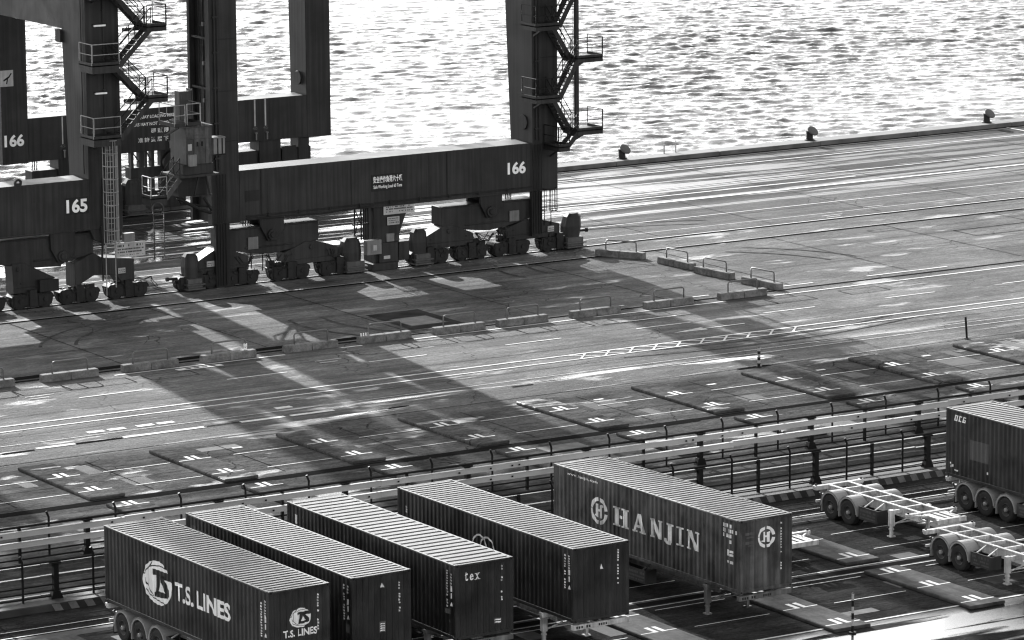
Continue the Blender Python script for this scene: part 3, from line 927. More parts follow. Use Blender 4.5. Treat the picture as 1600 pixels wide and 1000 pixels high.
for x0, x1, z0 in ((103.0, 103.95, .72), (129.1, 129.7, .95)):
    b = MB(); b.tube([(x0, YF + .3, z0), (x1, YF + .3, z0)], .07, 8); b.disc((x0 if x0 < 110 else x1, YF + .3, z0), 'x', .12, .12, 10); b.build("end_buffer", CRANE_D, C166, L6)
for x0, x1, z0, z1 in ((107.88, 108.5, 1.89, 2.55), (124.5, 125.13, 1.91, 2.51)):
    board(C166, x0, x1, z0, z1, YF + .16, paint("panel_grey", .1, .5, .15, 2.0), "access_panel")
for x0, x1, z0, z1 in ((105.3, 105.75, 1.2, 1.5), (126.98, 127.39, 1.11, 1.43)):
    board(C166, x0, x1, z0, z1, YF + .08, SIGNW, "small_plate", [(.55, .15, .8), (.2, .15, .8)])
for k, (xa, xb, zt) in enumerate(((106.9, 108.3, 1.6), (108.9, 110.3, 1.5), (121.9, 123.6, 1.5), (123.6, 124.6, 1.5), (112.6, 113.6, 1.5))):
    b = MB(); q = random.Random(k)
    for _ in range(5):
        x0, x1, d = q.uniform(xa, xa + .4), q.uniform(xb - .5, xb), q.uniform(.25, .7); yy = YF + q.uniform(.0, .5)
        b.tube([(x0, yy, zt), (x0 + (x1 - x0) * .3, yy, zt - d * .8), (x0 + (x1 - x0) * .7, yy, zt - d), (x1, yy, zt - .1)], .025, 5)
    b.box(xa + .3, xa + .65, YF + .3, YF + .7, zt - .75, zt - .35); b.disc((xa + .85, YF + .35, zt - .6), 'y', .16, .35, 12)
    b.build("hose_bundle", CRANE_D, C166, L6)
# chutes under the legs, bunches of cables
for x0, x1, z0 in ((105.76, 106.62, .05), (125.79, 126.45, 1.0)):
    b = MB(); b.box(x0, x1, YF - .12, YF + .12, z0, 3.5)
    for k in range(4):
        b.tube([(x0 + .12 + k * .17, YF - .17, z0 + .1), (x0 + .12 + k * .17, YF - .17, 6.2)], .03, 5)
    b.build("cable_chute", CRANE_D, C166, L6)
for xs, y0, z0, z1 in (((107.9, 108.05, 108.2, 108.33), YF + .8, 3.05, 3.6), ((124.6, 124.72, 124.84, 124.95), YF + .8, 3.05, 3.6), ((122.9, 123.05, 123.2, 123.35, 123.5), YR + .7, 3.2, 3.9), ((107.0, 107.15, 107.3), YR + .7, 3.2, 3.9), ((108.2, 108.9), YF + .5, .6, 1.6)):
    b = MB()
    for xx in xs:
        b.tube([(xx, y0, z0), (xx + .03, y0, (z0 + z1) / 2), (xx, y0, z1)], .035, 5)
    b.build("hose_bundle", DARKST, C166, L6)
# cable reel column in the middle of the sill
b = MB(); b.prism([(115.7, .3), (117.25, .3), (117.3, 1.9), (117.95, 3.55), (115.7, 3.55)], 'y', YF + .1, YF + 1.3)
b.box(115.4, 117.0, YF - .25, YF + 1.5, .02, .42); b.box(115.9, 117.1, YF - .1, YF + .1, .42, 1.5)
b.build("anchor_column", CRANE, C166, L6, bevel=.02)
board(C166, 116.27, 118.25, 3.04, 3.66, YF + .02, SIGNW, "warning_board", [(.62, .1, .5), (.42, .12, .9), (.2, .1, .45)])
board(C166, 116.5, 117.27, 2.45, 2.9, YF + .02, SIGNW, "notice_plate", [(.75, .1, .8), (.5, .1, .5), (.2, .18, .7)])
board(C166, 116.43, 116.92, 1.54, 1.98, YF + .0, BOXG, "switch_box", t=.12); board(C166, 116.98, 117.25, 1.56, 1.86, YF + .0, CABIN, "switch_box", t=.12)
board(C166, 116.15, 116.55, .62, .8, YF - .16, SIGNW, "small_plate")
b = MB(); b.box(114.98, 115.9, YF - .35, YF + .05, .97, 1.77); b.box(115.25, 115.68, YF - .37, YF - .35, 1.1, 1.6); b.build("control_box", BOXG, C166, L6, bevel=.015)
board(C166, 115.35, 115.58, 1.2, 1.5, YF - .39, SIGNW, "small_plate", t=.012)
b = MB(); b.box(117.2, 117.92, YF + .1, YF + .8, .42, 1.46); b.box(117.53, 117.57, YF + .09, YF + .1, .44, 1.44); b.build("motor_box", CRANE, C166, L6, bevel=.02)
b = MB()
for xx in (114.68, 115.1, 115.24, 115.38, 115.52):
    b.box(xx, xx + .06, YF + .5, YF + .58, 1.7, 3.56)
b.bar((114.7, YF + .54, 1.9), (115.1, YF + .54, 3.3), .04, .04); b.bar((115.1, YF + .54, 2.6), (114.7, YF + .54, 3.5), .04, .04)
b.box(114.6, 115.6, YF + .45, YF + .65, 2.55, 2.62)
b.build("cable_guide", DARKST, C166, L6)
# stairs up the right leg
ST6 = [(12.95, 11.1), (8.95, 6.97)]
for k in range(-1, 5):
    zl, zr = 8.95 + 4.05 * k, 6.97 + 4.08 * k
    if k >= 0:
        platform(C166, 125.2, 126.75, YF - 1.6, YF - .05, zl, 'fl', False)
        platform(C166, 127.9, 129.6, YF - 1.6, YF - .05, zr, 'fr', False)
        flight(C166, 126.75, zl, 128.0, zr, YF - .75, YF - .1)
        if k > 0:
            flight(C166, 128.0, zr, 126.75, 8.95 + 4.05 * (k - 1), YF - 1.55, YF - .9)
flight(C166, 128.0, 6.97, 127.25, 6.2, YF - 1.55, YF - .9)
platform(C166, 126.65, 127.4, YF - 1.6, YF - .05, 6.15, 'lf', False)
b = MB(); b.box(128.25, 128.46, YF - .9, YF - .7, 7.0, 33); b.build("stair_post", CRANE, C166, L6)
b = MB(); b.tube([(128.1, YF - .85, 7.2), (128.1, YF - .85, 33)], .02, 5); b.build("stay_wire", DARKST, C166, L6)
caged_ladder(C166, 126.5, 127.45, YF + .1, 2.4, 3.62, 1.5, DARKST, 2)
# checker's cabin hung beside the left leg
b = MB(); b.box(103.15, 104.7, YF - 1.9, YF - .1, 7.15, 9.12); b.box(103.1, 104.75, YF - 1.95, YF - .05, 9.12, 9.2)
b.box(103.2, 104.65, YF - 1.93, YF - 1.9, 8.5, 8.56); b.box(103.62, 104.3, YF - 1.925, YF - 1.9, 8.68, 8.74); b.box(103.58, 103.62, YF - 1.93, YF - 1.9, 7.2, 8.5); b.box(104.28, 104.32, YF - 1.93, YF - 1.9, 7.2, 8.5)
b.build("cabin", CABIN, C166, L6, bevel=.02)
for x0 in (103.78, 104.05):
    b = MB(); b.box(x0, x0 + .1, YF - 1.915, YF - 1.9, 8.1, 8.35); b.build("cabin_vent", DARKST, C166, L6)
board(C166, 103.25, 103.48, 7.9, 8.25, YF - 1.93, SIGNW, "small_plate", t=.025)
b = MB(); b.box(104.75, 105.42, YF - 2.0, YF - 1.4, 7.6, 8.45); b.box(104.72, 105.45, YF - 2.03, YF - 1.38, 8.45, 8.52)
b.build("floodlight_box", BOXG, C166, L6, bevel=.01)
b = MB()
for xx in (104.95, 105.22):
    b.box(xx, xx + .06, YF - 2.03, YF - 2.0, 7.6, 8.45)
b.box(104.73, 105.44, YF - 2.04, YF - 2.0, 7.55, 7.62); b.build("floodlight_frame", DARKST, C166, L6)
b = MB(); b.box(103.2, 103.62, YF - 2.2, YF - 1.95, 7.1, 7.72); b.build("switch_box", BOXG, C166, L6, bevel=.01)
b = MB(); b.box(102.6, 105.0, YF - 2.1, YF, 6.5, 6.62); b.box(103.0, 104.8, YF - 1.8, YF - .2, 6.62, 7.15)
b.bar((103.7, YF - 1.7, 5.42), (103.98, YF - 1.7, 6.5), .07, .07); b.bar((104.62, YF - 1.7, 5.42), (104.4, YF - 1.7, 6.5), .07, .07); b.bar((103.6, YF - 1.7, 5.42), (104.75, YF - 1.7, 5.42), .07, .07); b.bar((104.1, YF - 1.9, 5.4), (105.6, YF, 4.3), .1, .12)
b.build("cabin_bracket", CRANE, C166, L6)
platform(C166, 102.45, 103.08, YF - 2.02, YF - .2, 9.27, 'fl', True, "roof_platform")
platform(C166, 103.2, 104.0, YF - 2.02, YF - .2, 9.30, 'fr', True, "roof_platform")
b = MB(); b.box(103.45, 104.15, YF - .7, YF - .1, 9.25, 10.9); b.box(104.15, 104.22, YF - .75, YF - .1, 9.2, 11.0); b.build("transformer_cabinet", CABIN, C166, L6, bevel=.02)
flight(C166, 102.75, 6.55, 101.9, 5.6, YF - 1.9, YF - 1.2, mat=CABIN)
platform(C166, 101.0, 101.95, YF - 1.95, YF - .9, 5.55, 'lf', True, "stair_landing")
b = MB()
for xx in (101.15, 101.75):
    b.tube([(xx, YF - 1.9, 2.3), (xx, YF - 1.9, 5.4)], .035, 5)
for k in range(11):
    b.tube([(101.15, YF - 1.9, 2.5 + .27 * k), (101.75, YF - 1.9, 2.5 + .27 * k)], .016, 4)
b.ring_prof([(.3, -.04), (.36, -.04), (.36, .04), (.3, .04)], (101.35, YF - 1.98, 5.0), 'y', 20)
b.build("boarding_ladder", CABIN, C166, L6)
b = MB(); b.box(102.9, 104.6, YF - 1.4, YF - .3, 5.4, 6.45); b.tube([(103.0, YF - 1.2, 5.3), (104.3, YF - .9, 4.6), (105.4, YF - .3, 4.2)], .09, 6); b.tube([(102.7, YF - .8, 5.9), (103.5, YF - .5, 4.9), (105.5, YF - .1, 4.5)], .06, 6)
b.build("winch_gear", CRANE_D, C166, L6)
# seaside undercarriage
for x0, x1, xm in ((106.8, 112.0, 109.2), (120.3, 125.5, 122.6)):
    b = MB(); b.prism([(x0, 3.2), (x1, 3.2), (x1, 2.1), (xm + 1, 1.6), (xm - 1, 1.6), (x0, 2.1)], 'y', YR + .25, YR + 1.25); b.box(xm - .75, xm + .75, YR + .1, YR + 1.3, 2.4, 3.95)
    b.build("equaliser_beam", CRANE, C166, L6, bevel=.03)
    rocker(C166, x0 - 1.3, x0 + 1.6, x0 + .15, .8, 1.5, 2.1, YR + .2, YR + 1.1); rocker(C166, x1 - 1.6, x1 + 1.3, x1 - .1, .8, 1.5, 2.1, YR + .2, YR + 1.1)
    for xa in (x0 - 2.0, x0 + .3, x1 - 2.6, x1 - .3):
        bogie(C166, xa, xa + 2.1, YR + .15, YR + 1.0)
b = MB(); b.box(124.6, 125.35, YR + .2, YR + 1.2, 2.2, 3.9); b.box(123.4, 124.35, YR + .05, YR + .2, 2.4, 3.35); b.build("cable_chute", CRANE, C166, L6)
hood(C166, 112.7, 113.85, .6, 2.2, YR - .2, YR + .7); 
b = MB()
for xx, w in ((113.26, .16), (113.8, .3), (114.2, .12), (114.6, .2), (115.2, 1.5)):
    b.box(xx, xx + w, YR + .2, YR + .6, 1.0, 4.05)
b.bar((113.4, YR + .3, 3.8), (113.85, YR + .3, 3.1), .06, .06); b.bar((114.3, YR + .3, 3.8), (114.6, YR + .3, 3.2), .06, .06)
b.box(113.2, 117.3, YR + .15, YR + .9, 2.2, 2.85); b.box(113.9, 116.8, YR + .1, YR + .9, .3, 1.4)
b.build("cable_reel_frame", CRANE, C166, L6)
b = MB(); b.disc((116.0, YR + .0, 3.0), 'y', .75, .3, 24); b.ring_prof([(.55, -.1), (.8, -.1), (.8, .1), (.55, .1)], (117.6, YR + .1, 1.9), 'y', 24); b.build("cable_reel", CRANE_D, C166, L6)

# ---------------------------------------------------------------- the left crane, cut by the frame
C165 = thing("quay_crane", "dark quay crane cut by the left edge, number 165 and a caged ladder", "crane", (89.5, 212, 0))
L5 = C165.location
sill5, rsill5 = frame(C165, 78.1, 98.35, 1.95, 3.9, 6.58, 14.25, False)
on_front("number", [('t', "165", 97.0, 4.87, 98.22, 5.6, .035)], YF - .018, WHITE, sill5, C165)
b = MB(); b.box(96.92, 98.3, YF - .014, YF - .002, 4.78, 5.7); b.build("number_panel", CRANE_D, C165, L5)
b = MB(); b.box(95.0, 95.75, YF - .03, YF - .002, 5.6, 6.5); b.build("inspection_hatch", CRANE, C165, L5)
b = MB(); b.prism([(98.35, 3.9), (100.3, 3.9), (100.15, 3.2), (99.1, 3.05), (98.6, 3.3)], 'y', YF + .02, YF + 1.7); b.build("leg_foot", CRANE, C165, L5, bevel=.03)
b = MB(); b.tube([(99.15, YF - .1, 6.6), (99.0, YF - .1, 3.5), (99.0, YF - .1, 1.1)], .05, 6); b.tube([(98.95, YF - .1, 4.0), (99.05, YF - .1, 3.2), (98.95, YF - .1, 2.2)], .06, 6); b.build("hose_bundle", CRANE_D, C165, L5)
for xx in (94.3,):
    b = MB(); b.ring_prof([(.1, -.05), (.22, -.05), (.22, .05), (.1, .05)], (xx, YF + .1, 6.72), 'y', 14); b.box(xx - .2, xx + .2, YF + .06, YF + .14, 6.57, 6.7); b.build("lifting_eye", CRANE, C165, L5)
for z0 in (14.60, 11.03):
    b = MB(); b.box(98.82, 99.5, YF - .1, YF - .002, z0, z0 + .1); b.build("lamp_tube", LAMP, C165, L5)
    b = MB(); b.box(98.77, 99.55, YF - .12, YF - .002, z0 + .1, z0 + .14); b.build("lamp_bracket", CRANE_D, C165, L5)
b = MB(); b.tube([(99.35, YF - .06, 6.6), (99.35, YF - .06, 33)], .04, 6); b.tube([(98.35 - .06, 200.6, 6.8), (98.29, 200.6, 33)], .03, 6)
for k in range(12):
    b.box(99.28, 99.42, YF - .1, YF - .002, 7 + 2.1 * k, 7.06 + 2.1 * k)
b.build("cable_pipe", CRANE, C165, L5)
b = MB(); b.box(98.2, 98.5, 202.9, 203.5, 13.55, 14.2); b.build("bracket", CRANE, C165, L5)
equaliser(C165, 92.6, 98.65, 96.75, 0, 3.72, 2.04, 2.6); equaliser(C165, 80.2, 86.4, 83.3, 0, 3.72, 2.04, 2.6)
rocker(C165, 93.9, 96.35, 94.2, .85, 1.5, 2.45, YF + .15, YF + 1.1)
b = MB(); b.box(95.3, 96.4, YF - .15, YF + .7, .85, 1.5); b.build("motor_box", CRANE_D, C165, L5, bevel=.02)
b = MB(); b.prism([(97.45, .85), (98.6, 1.42), (99.9, 1.3), (100.2, .85), (100.95, .85), (100.95, 2.1), (99.1, 2.3), (98.55, 2.62), (97.45, 2.15)], 'y', YF + .1, YF + 1.2); b.build("rocker_beam", CRANE, C165, L5, bevel=.02)
for xa, xb in ((91.4, 93.4), (93.72, 96.15), (96.5, 98.85), (99.35, 101.72), (78.2, 80.4), (80.9, 83.2), (84.5, 86.8), (87.2, 89.4)):
    bogie(C165, xa, xb, YF - .05, YF + .85, r=.42)
b = MB(); b.tube([(101.6, YF + .2, .9), (102.0, YF + .2, 1.0), (102.05, YF + .2, .85)], .04, 5); b.tube([(101.9, YF + .1, .95), (102.3, YF + .1, .55), (102.35, YF + .1, .35), (102.15, YF + .1, .5), (101.9, YF + .1, .85)], .02, 5); b.build("end_buffer", CRANE_D, C165, L5)
board(C165, 99.67, 101.46, 2.28, 3.05, YF - .25, SIGNW, "warning_board", [(.72, .14, .5), (.5, .1, .8), (.3, .1, .75), (.12, .04, .5)])
b = MB(); b.box(100.1, 100.73, YF - .5, YF - .2, 3.1, 3.58); b.build("switch_box", BOXG, C165, L5, bevel=.01)
board(C165, 99.95, 100.37, 1.38, 1.67, YF - .02, SIGNW, "small_plate", [(.55, .15, .8), (.2, .15, .8)])
caged_ladder(C165, 98.64, 99.42, YF - 1.1, 3.3, 8.75, 3.2, GALV, 9)
b = MB()
for xx in (98.66, 99.22):
    b.tube([(xx, YF - 1.2, .5 if xx < 99 else .9), (xx, YF - 1.2, 3.3)], .03, 5)
b.build("ladder_foot", GALV, C165, L5)
for k in range(-1, 5):
    zl, zr = 8.9 + 3.85 * k, 10.85 + 3.75 * k
    if k >= 0:
        platform(C165, 97.92, 99.5, YF - 1.6, YF - .05, zl, 'fl', True)
        platform(C165, 101.15, 102.3, YF - 1.6, YF - .05, zr, 'fr', False)
        flight(C165, 101.4, zr, 99.5, zl, YF - 1.55, YF - .85)
        flight(C165, 99.5, zl + 3.85, 101.4, zr, YF - .75, YF - .1)
        b = MB(); b.box(100.3, 101.2, YF - .5, YF - .38, zr - .3, zr - .12); b.build("landing_beam", CRANE, C165, L5)

# ================================================================ CONCRETE BARRIERS with steel hoops
def make_barrier():
    root = thing("concrete_barrier", "", "barrier", (0, 0, 0), 0, "concrete barriers fencing off the crane lane")
    b = MB()
    b.prism([(-.24, 0), (.24, 0), (.2, .37), (-.2, .37)], 'x', 0, 1.47); b.prism([(-.24, 0), (.24, 0), (.2, .37), (-.2, .37)], 'x', 1.5, 2.97)
    b.box(1.4, 1.57, -.17, .17, .02, .34)
    b.build("block", CONC, root, bevel=.025)
    c = MB(); c.tube([(.58, 0, .3), (.58, 0, .83), (.64, 0, .91), (.74, 0, .93), (2.3, 0, .93), (2.4, 0, .91), (2.46, 0, .83), (2.46, 0, .3)], .042, 6)
    c.build("hoop", m_plain("hoop_steel", .1, .45), root, smooth=True)
    return root
proto = make_barrier()
BL = ["low concrete barrier cut by the left edge of the photo", "low stained barrier with a hoop, first whole one from the left, by the road",
      "low barrier with a hoop, second whole one from the left, beside a white painted box", "low barrier with a small white lamp on the end of its hoop",
      "low barrier with a hoop just left of the row of small spikes", "low barrier with small white spikes on its left end",
      "low barrier with a hoop in front of the dark asphalt patch", "low barrier with a hoop, fourth from the right along the road",
      "low barrier with a hoop, third from the right along the road", "low two-tone barrier with a hoop, second from the right along the road",
      "last barrier of the road row, its right end meeting the side row", "barrier nearest the crane wheels, first of the side row",
      "second barrier of the side row counted from the crane rails", "third barrier of the side row counted from the crane rails", "dark barrier standing crosswise behind the last one of the road row"]
BP = [(82.3, 182.25, 0), (86.75, 182.25, .2), (91.1, 182.28, -.3), (95.42, 182.26, .4), (100.03, 182.25, -.2), (104.3, 182.27, .2), (108.66, 182.24, 0), (112.48, 182.27, .3), (116.91, 182.25, -.3), (121.53, 182.28, .2), (126.22, 182.26, 0),
      (128.5, 197.6, -59), (130.1, 193.6, -86), (130.0, 189.9, -83), (130.3, 185.8, -84)]
for i, (x, y, a) in enumerate(BP):
    o = proto if i == 0 else copy_tree(proto)
    o.location = (x, y, 0); o.rotation_euler = (0, 0, R(a)); o["label"] = BL[i]
    if i == 3:
        c = MB(); c.disc((2.46, 0, .62), 'z', .09, .14, 10); c.disc((2.46, 0, .44), 'z', .08, .12, 10); c.disc((2.3, .05, .4), 'z', .1, .06, 10); c.build("lamp", LAMP, o)
    if i == 5:
        c = MB()
        for k in range(4):
            c.tube([(.15 + .14 * k, 0, .36), (.15 + .14 * k, 0, .52)], .035, 6)
        c.build("spike", LAMP, o)

# ================================================================ BOLLARDS on the quay edge
def make_bollard():
    root = thing("mooring_bollard", "", "bollard", (0, 0, 0), 0, "mooring bollards on the quay edge")
    b = MB(); b.ring_prof([(0, 0), (.42, 0), (.42, .06), (.31, .1), (.27, .45), (.29, .66), (.3, .72), (0, .74)], (0, 0, 0), 'z', 18)
    b.build("stem", CRANE_D, root, smooth=False)
    c = MB(); c.ring_prof([(0, -.1), (.3, -.1), (.46, .02), (.5, .1), (.44, .17), (0, .19)], (0, 0, 0), 'z', 20)
    h = c.build("head", m_plain("bollard_head_paint", .06, .6), root)
    h.location = (.2, -.12, .66); h.rotation_euler = (R(38), R(10), 0)
    return root
pb = make_bollard()
for i, (x, y, l) in enumerate(((148.95, 226.05, "left mooring bollard, nearest the crane, seen low on the quay edge"), (163.75, 226.05, "middle mooring bollard with a pale tilted head on the quay edge"),
                               (178.5, 226.05, "right mooring bollard near the right edge of the photo"))):
    o = pb if i == 0 else copy_tree(pb)
    o.location = (x, y, .3); o.scale = (.8, .8, .85); o["label"] = l
lh = thing("quay_ladder", "pair of thin steel ladder hoops on the quay edge between two bollards", "ladder", (152.8, 226.3, .25))
for xx in (152.4, 153.3):
    b = MB(); b.tube([(xx, 226.3, .25), (xx, 226.3, .95), (xx + .1, 226.5, 1.05), (xx + .1, 226.5, .2)], .03, 5)
    b.build("hoop", GALV, lh, lh.location)

# ================================================================ GUARD RAIL FENCES
def wbeam(b, x0, x1, y, zb, h, d):
    """two-wave beam, open towards +y when d > 0"""
    if True:                                            # flat rolled section with a turned-over top lip
        b.box(x0, x1, y - .02, y + .02, zb, zb + h)
        b.prism([(y - .02 - .03, zb + h), (y + .09, zb + h + .004), (y + .09, zb + h + .022), (y - .05, zb + h + .018)], 'x', x0, x1)
        b.box(x0, x1, y - .045, y - .02, zb + .002, zb + .03)
        return
    pr = [(0, 0), (-.5, .06), (-1, .16), (-1, .34), (-.25, .44), (-.25, .56), (-1, .66), (-1, .84), (-.75, .93), (-.5, .985), (.55, 1.02)]
    n = len(pr)
    vs = [(xx, y + u * d, zb + v * h) for xx in (x0, x1) for u, v in pr]
    vs += [(xx, y + u * d + .012, zb + v * h - (.012 if i == n - 1 else 0)) for xx in (x0, x1) for i, (u, v) in enumerate(pr)]
    fs = [(i, i + 1, n + i + 1, n + i) for i in range(n - 1)] + [(2 * n + i, 3 * n + i, 3 * n + i + 1, 2 * n + i + 1) for i in range(n - 1)]
    b.add(vs, fs)
def fence(label, y, z0, beam_mat, face, ybent, xs0, npost, x_lo, x_hi, bent0):
    root = thing("guard_rail_fence", label, "guard rail", ((x_lo + x_hi) / 2, y, z0), 0, "parallel guard rail fences dividing the yards")
    l = root.location
    for k in range(npost):
        x = xs0 + 2.965 * k; b = MB()
        if k % 2 == 0:
            b.box(x - .1, x + .1, y - .1, y + .1, z0, z0 + 1.42); b.prism([(x - .25, z0), (x + .25, z0), (x + .14, z0 + .3), (x - .14, z0 + .3)], 'y', y - .13, y + .13); b.box(x - .2, x + .2, y - .14, y + .14, z0 + 1.36, z0 + 1.42)
        else:
            b.box(x - .055, x + .055, y - .055, y + .055, z0, z0 + 1.40)
        b.build("post", DARKST, root, l)
    k = 0; x = bent0
    while x < x_hi:
        b = MB(); b.tube([(x, ybent, z0), (x, ybent, z0 + 1.58), (x - .1, ybent, z0 + 1.82)], .05, 6)
        b.build("bent_post", DARKST, root, l); x += 2.965
    for zb in (1.09, .62) if face > 0 else (1.12, .68, .02):
        b = MB(); x = x_lo; k = 0
        while x < x_hi:
            e = min(x + 5.93, x_hi)
            dz = rnd.uniform(-.02, .02)
            wbeam(b, x + .005, e - .005, y - .13 * face - (.02 if k % 2 else 0) * face, z0 + zb + dz + (0 if face > 0 else .09), .22 if face > 0 else (.12 if zb > .1 else .04), .085 * face)
            x = e; k += 1
        b.build("guard_beam", beam_mat, root, l)
        c = MB(); x = x_lo + .4
        while x < x_hi and face > 0:
            for t in (0, .35, 1.9):
                if rnd.random() < .35:
                    c.box(x + t, x + t + .09, y - .24, y - .225, z0 + zb + .07, z0 + zb + .14)
            x += 2.965
        if face > 0:
            c.build("beam_bolt", DARKST, root, l)
    for zz, r in ((1.45, .05), (.40, .036), (.13, .036)) if face > 0 else ((1.45, .045), (.55, .03), (.32, .036), (.1, .03)):
        b = MB(); b.tube([(x_lo, y, z0 + zz), (x_hi, y, z0 + zz)], r, 6); b.build("rail", DARKST, root, l)
fence("white double guard rail on dark posts, farther of the two fences", 149.85, 0.0, RAILW, 1, 150.35, 55.36, 26, 57, 131, 56.9)
fence("dark backed guard rail on black posts, standing on the striped kerb", 142.95, .3, paint("dull_galvanised_steel", .07, .4, .2, 1.2), -1, 142.85, 56.55, 26, 56, 130, 58.1)

# ================================================================ CONTAINERS
LC, WC = 12.192, 2.438
def corr(a, b_, period, d, crest=.26):
    """trapezoid profile between a and b_: list of (position, inward depth)"""
    n = max(1, int(round((b_ - a) / period))); p = (b_ - a) / n; out = []
    for i in range(n):
        s = a + i * p
        w = (1 - crest) / 2.6
        out += [(s, 0.0), (s + p * crest, 0.0), (s + p * (crest + w * .8), d), (s + p * (1 - w * .8), d)]
    out.append((b_, 0.0))
    return out
def prof_fn(pr):
    xs = [p[0] for p in pr]; ds = [p[1] for p in pr]
    return (lambda s: float(np.interp(s, xs, ds)), xs[1:-1])
def container(key, label, x, y, yaw, h, roof_period=.30):
    m, mr = CW[key], ROOF[key]
    root = thing("shipping_container", label, "shipping container", (x, y, 1.25), R(yaw), "containers on trailers in the near yard")
    # frame: posts, top and bottom rails
    b = MB()
    for xx in (0, WC - .13):
        for yy in (-.12, -LC):
            b.box(xx, xx + .13, yy, yy + .12, .11, h - .11)
    for xx in (.004, WC - .064):
        b.box(xx, xx + .06, -LC + .12, -.12, 0.02, .15)
    for yy in (-LC + .004, -.084):
        b.box(.13, WC - .13, yy, yy + .08, .02, .14); b.box(.13, WC - .13, yy, yy + .08, h - .1, h - .008)
    b.build("frame", m, root, bevel=.008)
    for xx in (.004, WC - .064):
        b = MB(); b.box(xx, xx + .06, -LC + .175, -.175, h - .07, h - .006); b.build("top_rail", mr, root, bevel=.01)  # paler roof colour paints the sun's glint onto the top rails
    for xx in (-.003, WC - .175):
        for yy in (-LC - .003, -.175):
            for zz in (0, h - .118):
                c = MB(); c.box(xx, xx + .178, yy, yy + .178, zz, zz + .118)
                o = c.build("corner_casting", m, root, bevel=.01)
                c = MB(); c.disc((xx + .09, yy + (-.001 if yy < -1 else .179), zz + .06), 'y', .032, .01, 8); c.build("twistlock_hole", GROOVE, o)
    # corrugated walls
    sp = corr(.12, LC - .12, .276, .026); ep = corr(.13, WC - .13, .24, .045)
    def wall(name, pr, P, z0, z1, mat):
        b = MB(); vs = []
        for s_, d in pr:
            vs += [P(s_, d, z0), P(s_, d, z1)]
        b.add(vs, [(2 * i, 2 * i + 2, 2 * i + 3, 2 * i + 1) for i in range(len(pr) - 1)])
        return b.build(name, mat, root)
    def lw(s_, d, z): return (.012 + d, -s_, z)
    def rw(s_, d, z): return (WC - .012 - d, -s_, z)
    def nw(s_, d, z): return (s_, -LC + .012 + d, z)
    left = wall("side_wall", sp, lw, .15, h - .07, m); wall("side_wall", sp, rw, .15, h - .07, m)
    near = wall("end_wall", ep, nw, .14, h - .1, m)
    # doors at the far end with locking bars
    for x0 in (.13, WC / 2 + .005):
        b = MB(); b.box(x0, x0 + WC / 2 - .14, -.05, -.015, .15, h - .11)
        for k in (.3, .75):
            b.tube([(x0 + k, -.0, .12), (x0 + k, -.0, h - .1)], .018, 5)
        b.build("door", m, root)
    # roof with transverse corrugation
    rp = corr(.14, LC - .14, roof_period, .05, .46 if roof_period < .35 else .62)
    b = MB(); vs = []
    q = random.Random(ord(key))
    xs = [.06, .5, .9, 1.25, 1.6, 2.0, WC - .06]
    dents = [(q.uniform(0, LC), q.uniform(.3, 2.1), q.uniform(.25, .8), q.uniform(.003, .012)) for _ in range(5)]
    for s_, d in rp:
        for xx in xs:
            z = h - .014 - d
            for (ds, dx, dr, da) in dents:
                z -= da * math.exp(-((s_ - ds) ** 2 + (xx - dx) ** 2) / dr ** 2)
            vs.append((xx, -s_, z))
    n = len(xs)
    b.add(vs, [(i * n + j, i * n + j + 1, (i + 1) * n + j + 1, (i + 1) * n + j) for i in range(len(rp) - 1) for j in range(n - 1)])
    for a, c in ((-.14, -.004), (-LC + .004, -LC + .14)):
        b.box(.06, WC - .06, a, c, h - .05, h - .012)
    b.build("roof", mr, root)
    b = MB(); b.box(.05, WC - .05, -LC + .1, -.1, .03, .1); b.build("floor", DARKST, root)
    return root, left, near, prof_fn(sp), prof_fn(ep), h
def side_letters(c, name, shapes, mat, lift=.004):
    return lay(name, shapes, (.012, 0, 0), (0, -1, 0), (0, 0, 1), (-1, 0, 0), mat, c[1], c[3], lift)
def end_letters(c, name, shapes, mat, lift=.004):
    return lay(name, shapes, (0, -LC + .012, 0), (1, 0, 0), (0, 0, 1), (0, -1, 0), mat, c[2], c[4], lift)
def codes(c, seed, v0=1.2, v1=2.48, mat=None):
    mat = mat or WHITEW
    side_letters(c, "code_marks", dashes(11.59, v0, v1, .055, seed) + dashes(11.86, v0 + .6, v1, .06, seed + 1) + [rect(11.86, 1.75, 11.93, 1.95), rect(11.87, 1.5, 11.92, 1.7), ('p', [(11.83, 1.22), (11.96, 1.22), (11.9, 1.38)])], mat)
    end_letters(c, "code_marks", dashes(1.96, v0 + .02, v1 + .02, .055, seed + 2), mat)
GLOBE = [(4.87, 2.04), (4.82, 2.14), (4.62, 2.17), (4.6, 2.28), (4.25, 2.37), (3.78, 2.33), (3.49, 2.23), (3.19, 2.04), (3.0, 1.71), (2.94, 1.47), (3.02, 1.22), (3.2, 0.98), (3.6, 0.81), (3.95, 0.74), (4.35, 0.75), (4.65, 0.87), (4.89, 1.02), (5.1, 1.32), (5.17, 1.56), (5.16, 1.76), (4.87, 1.8)]
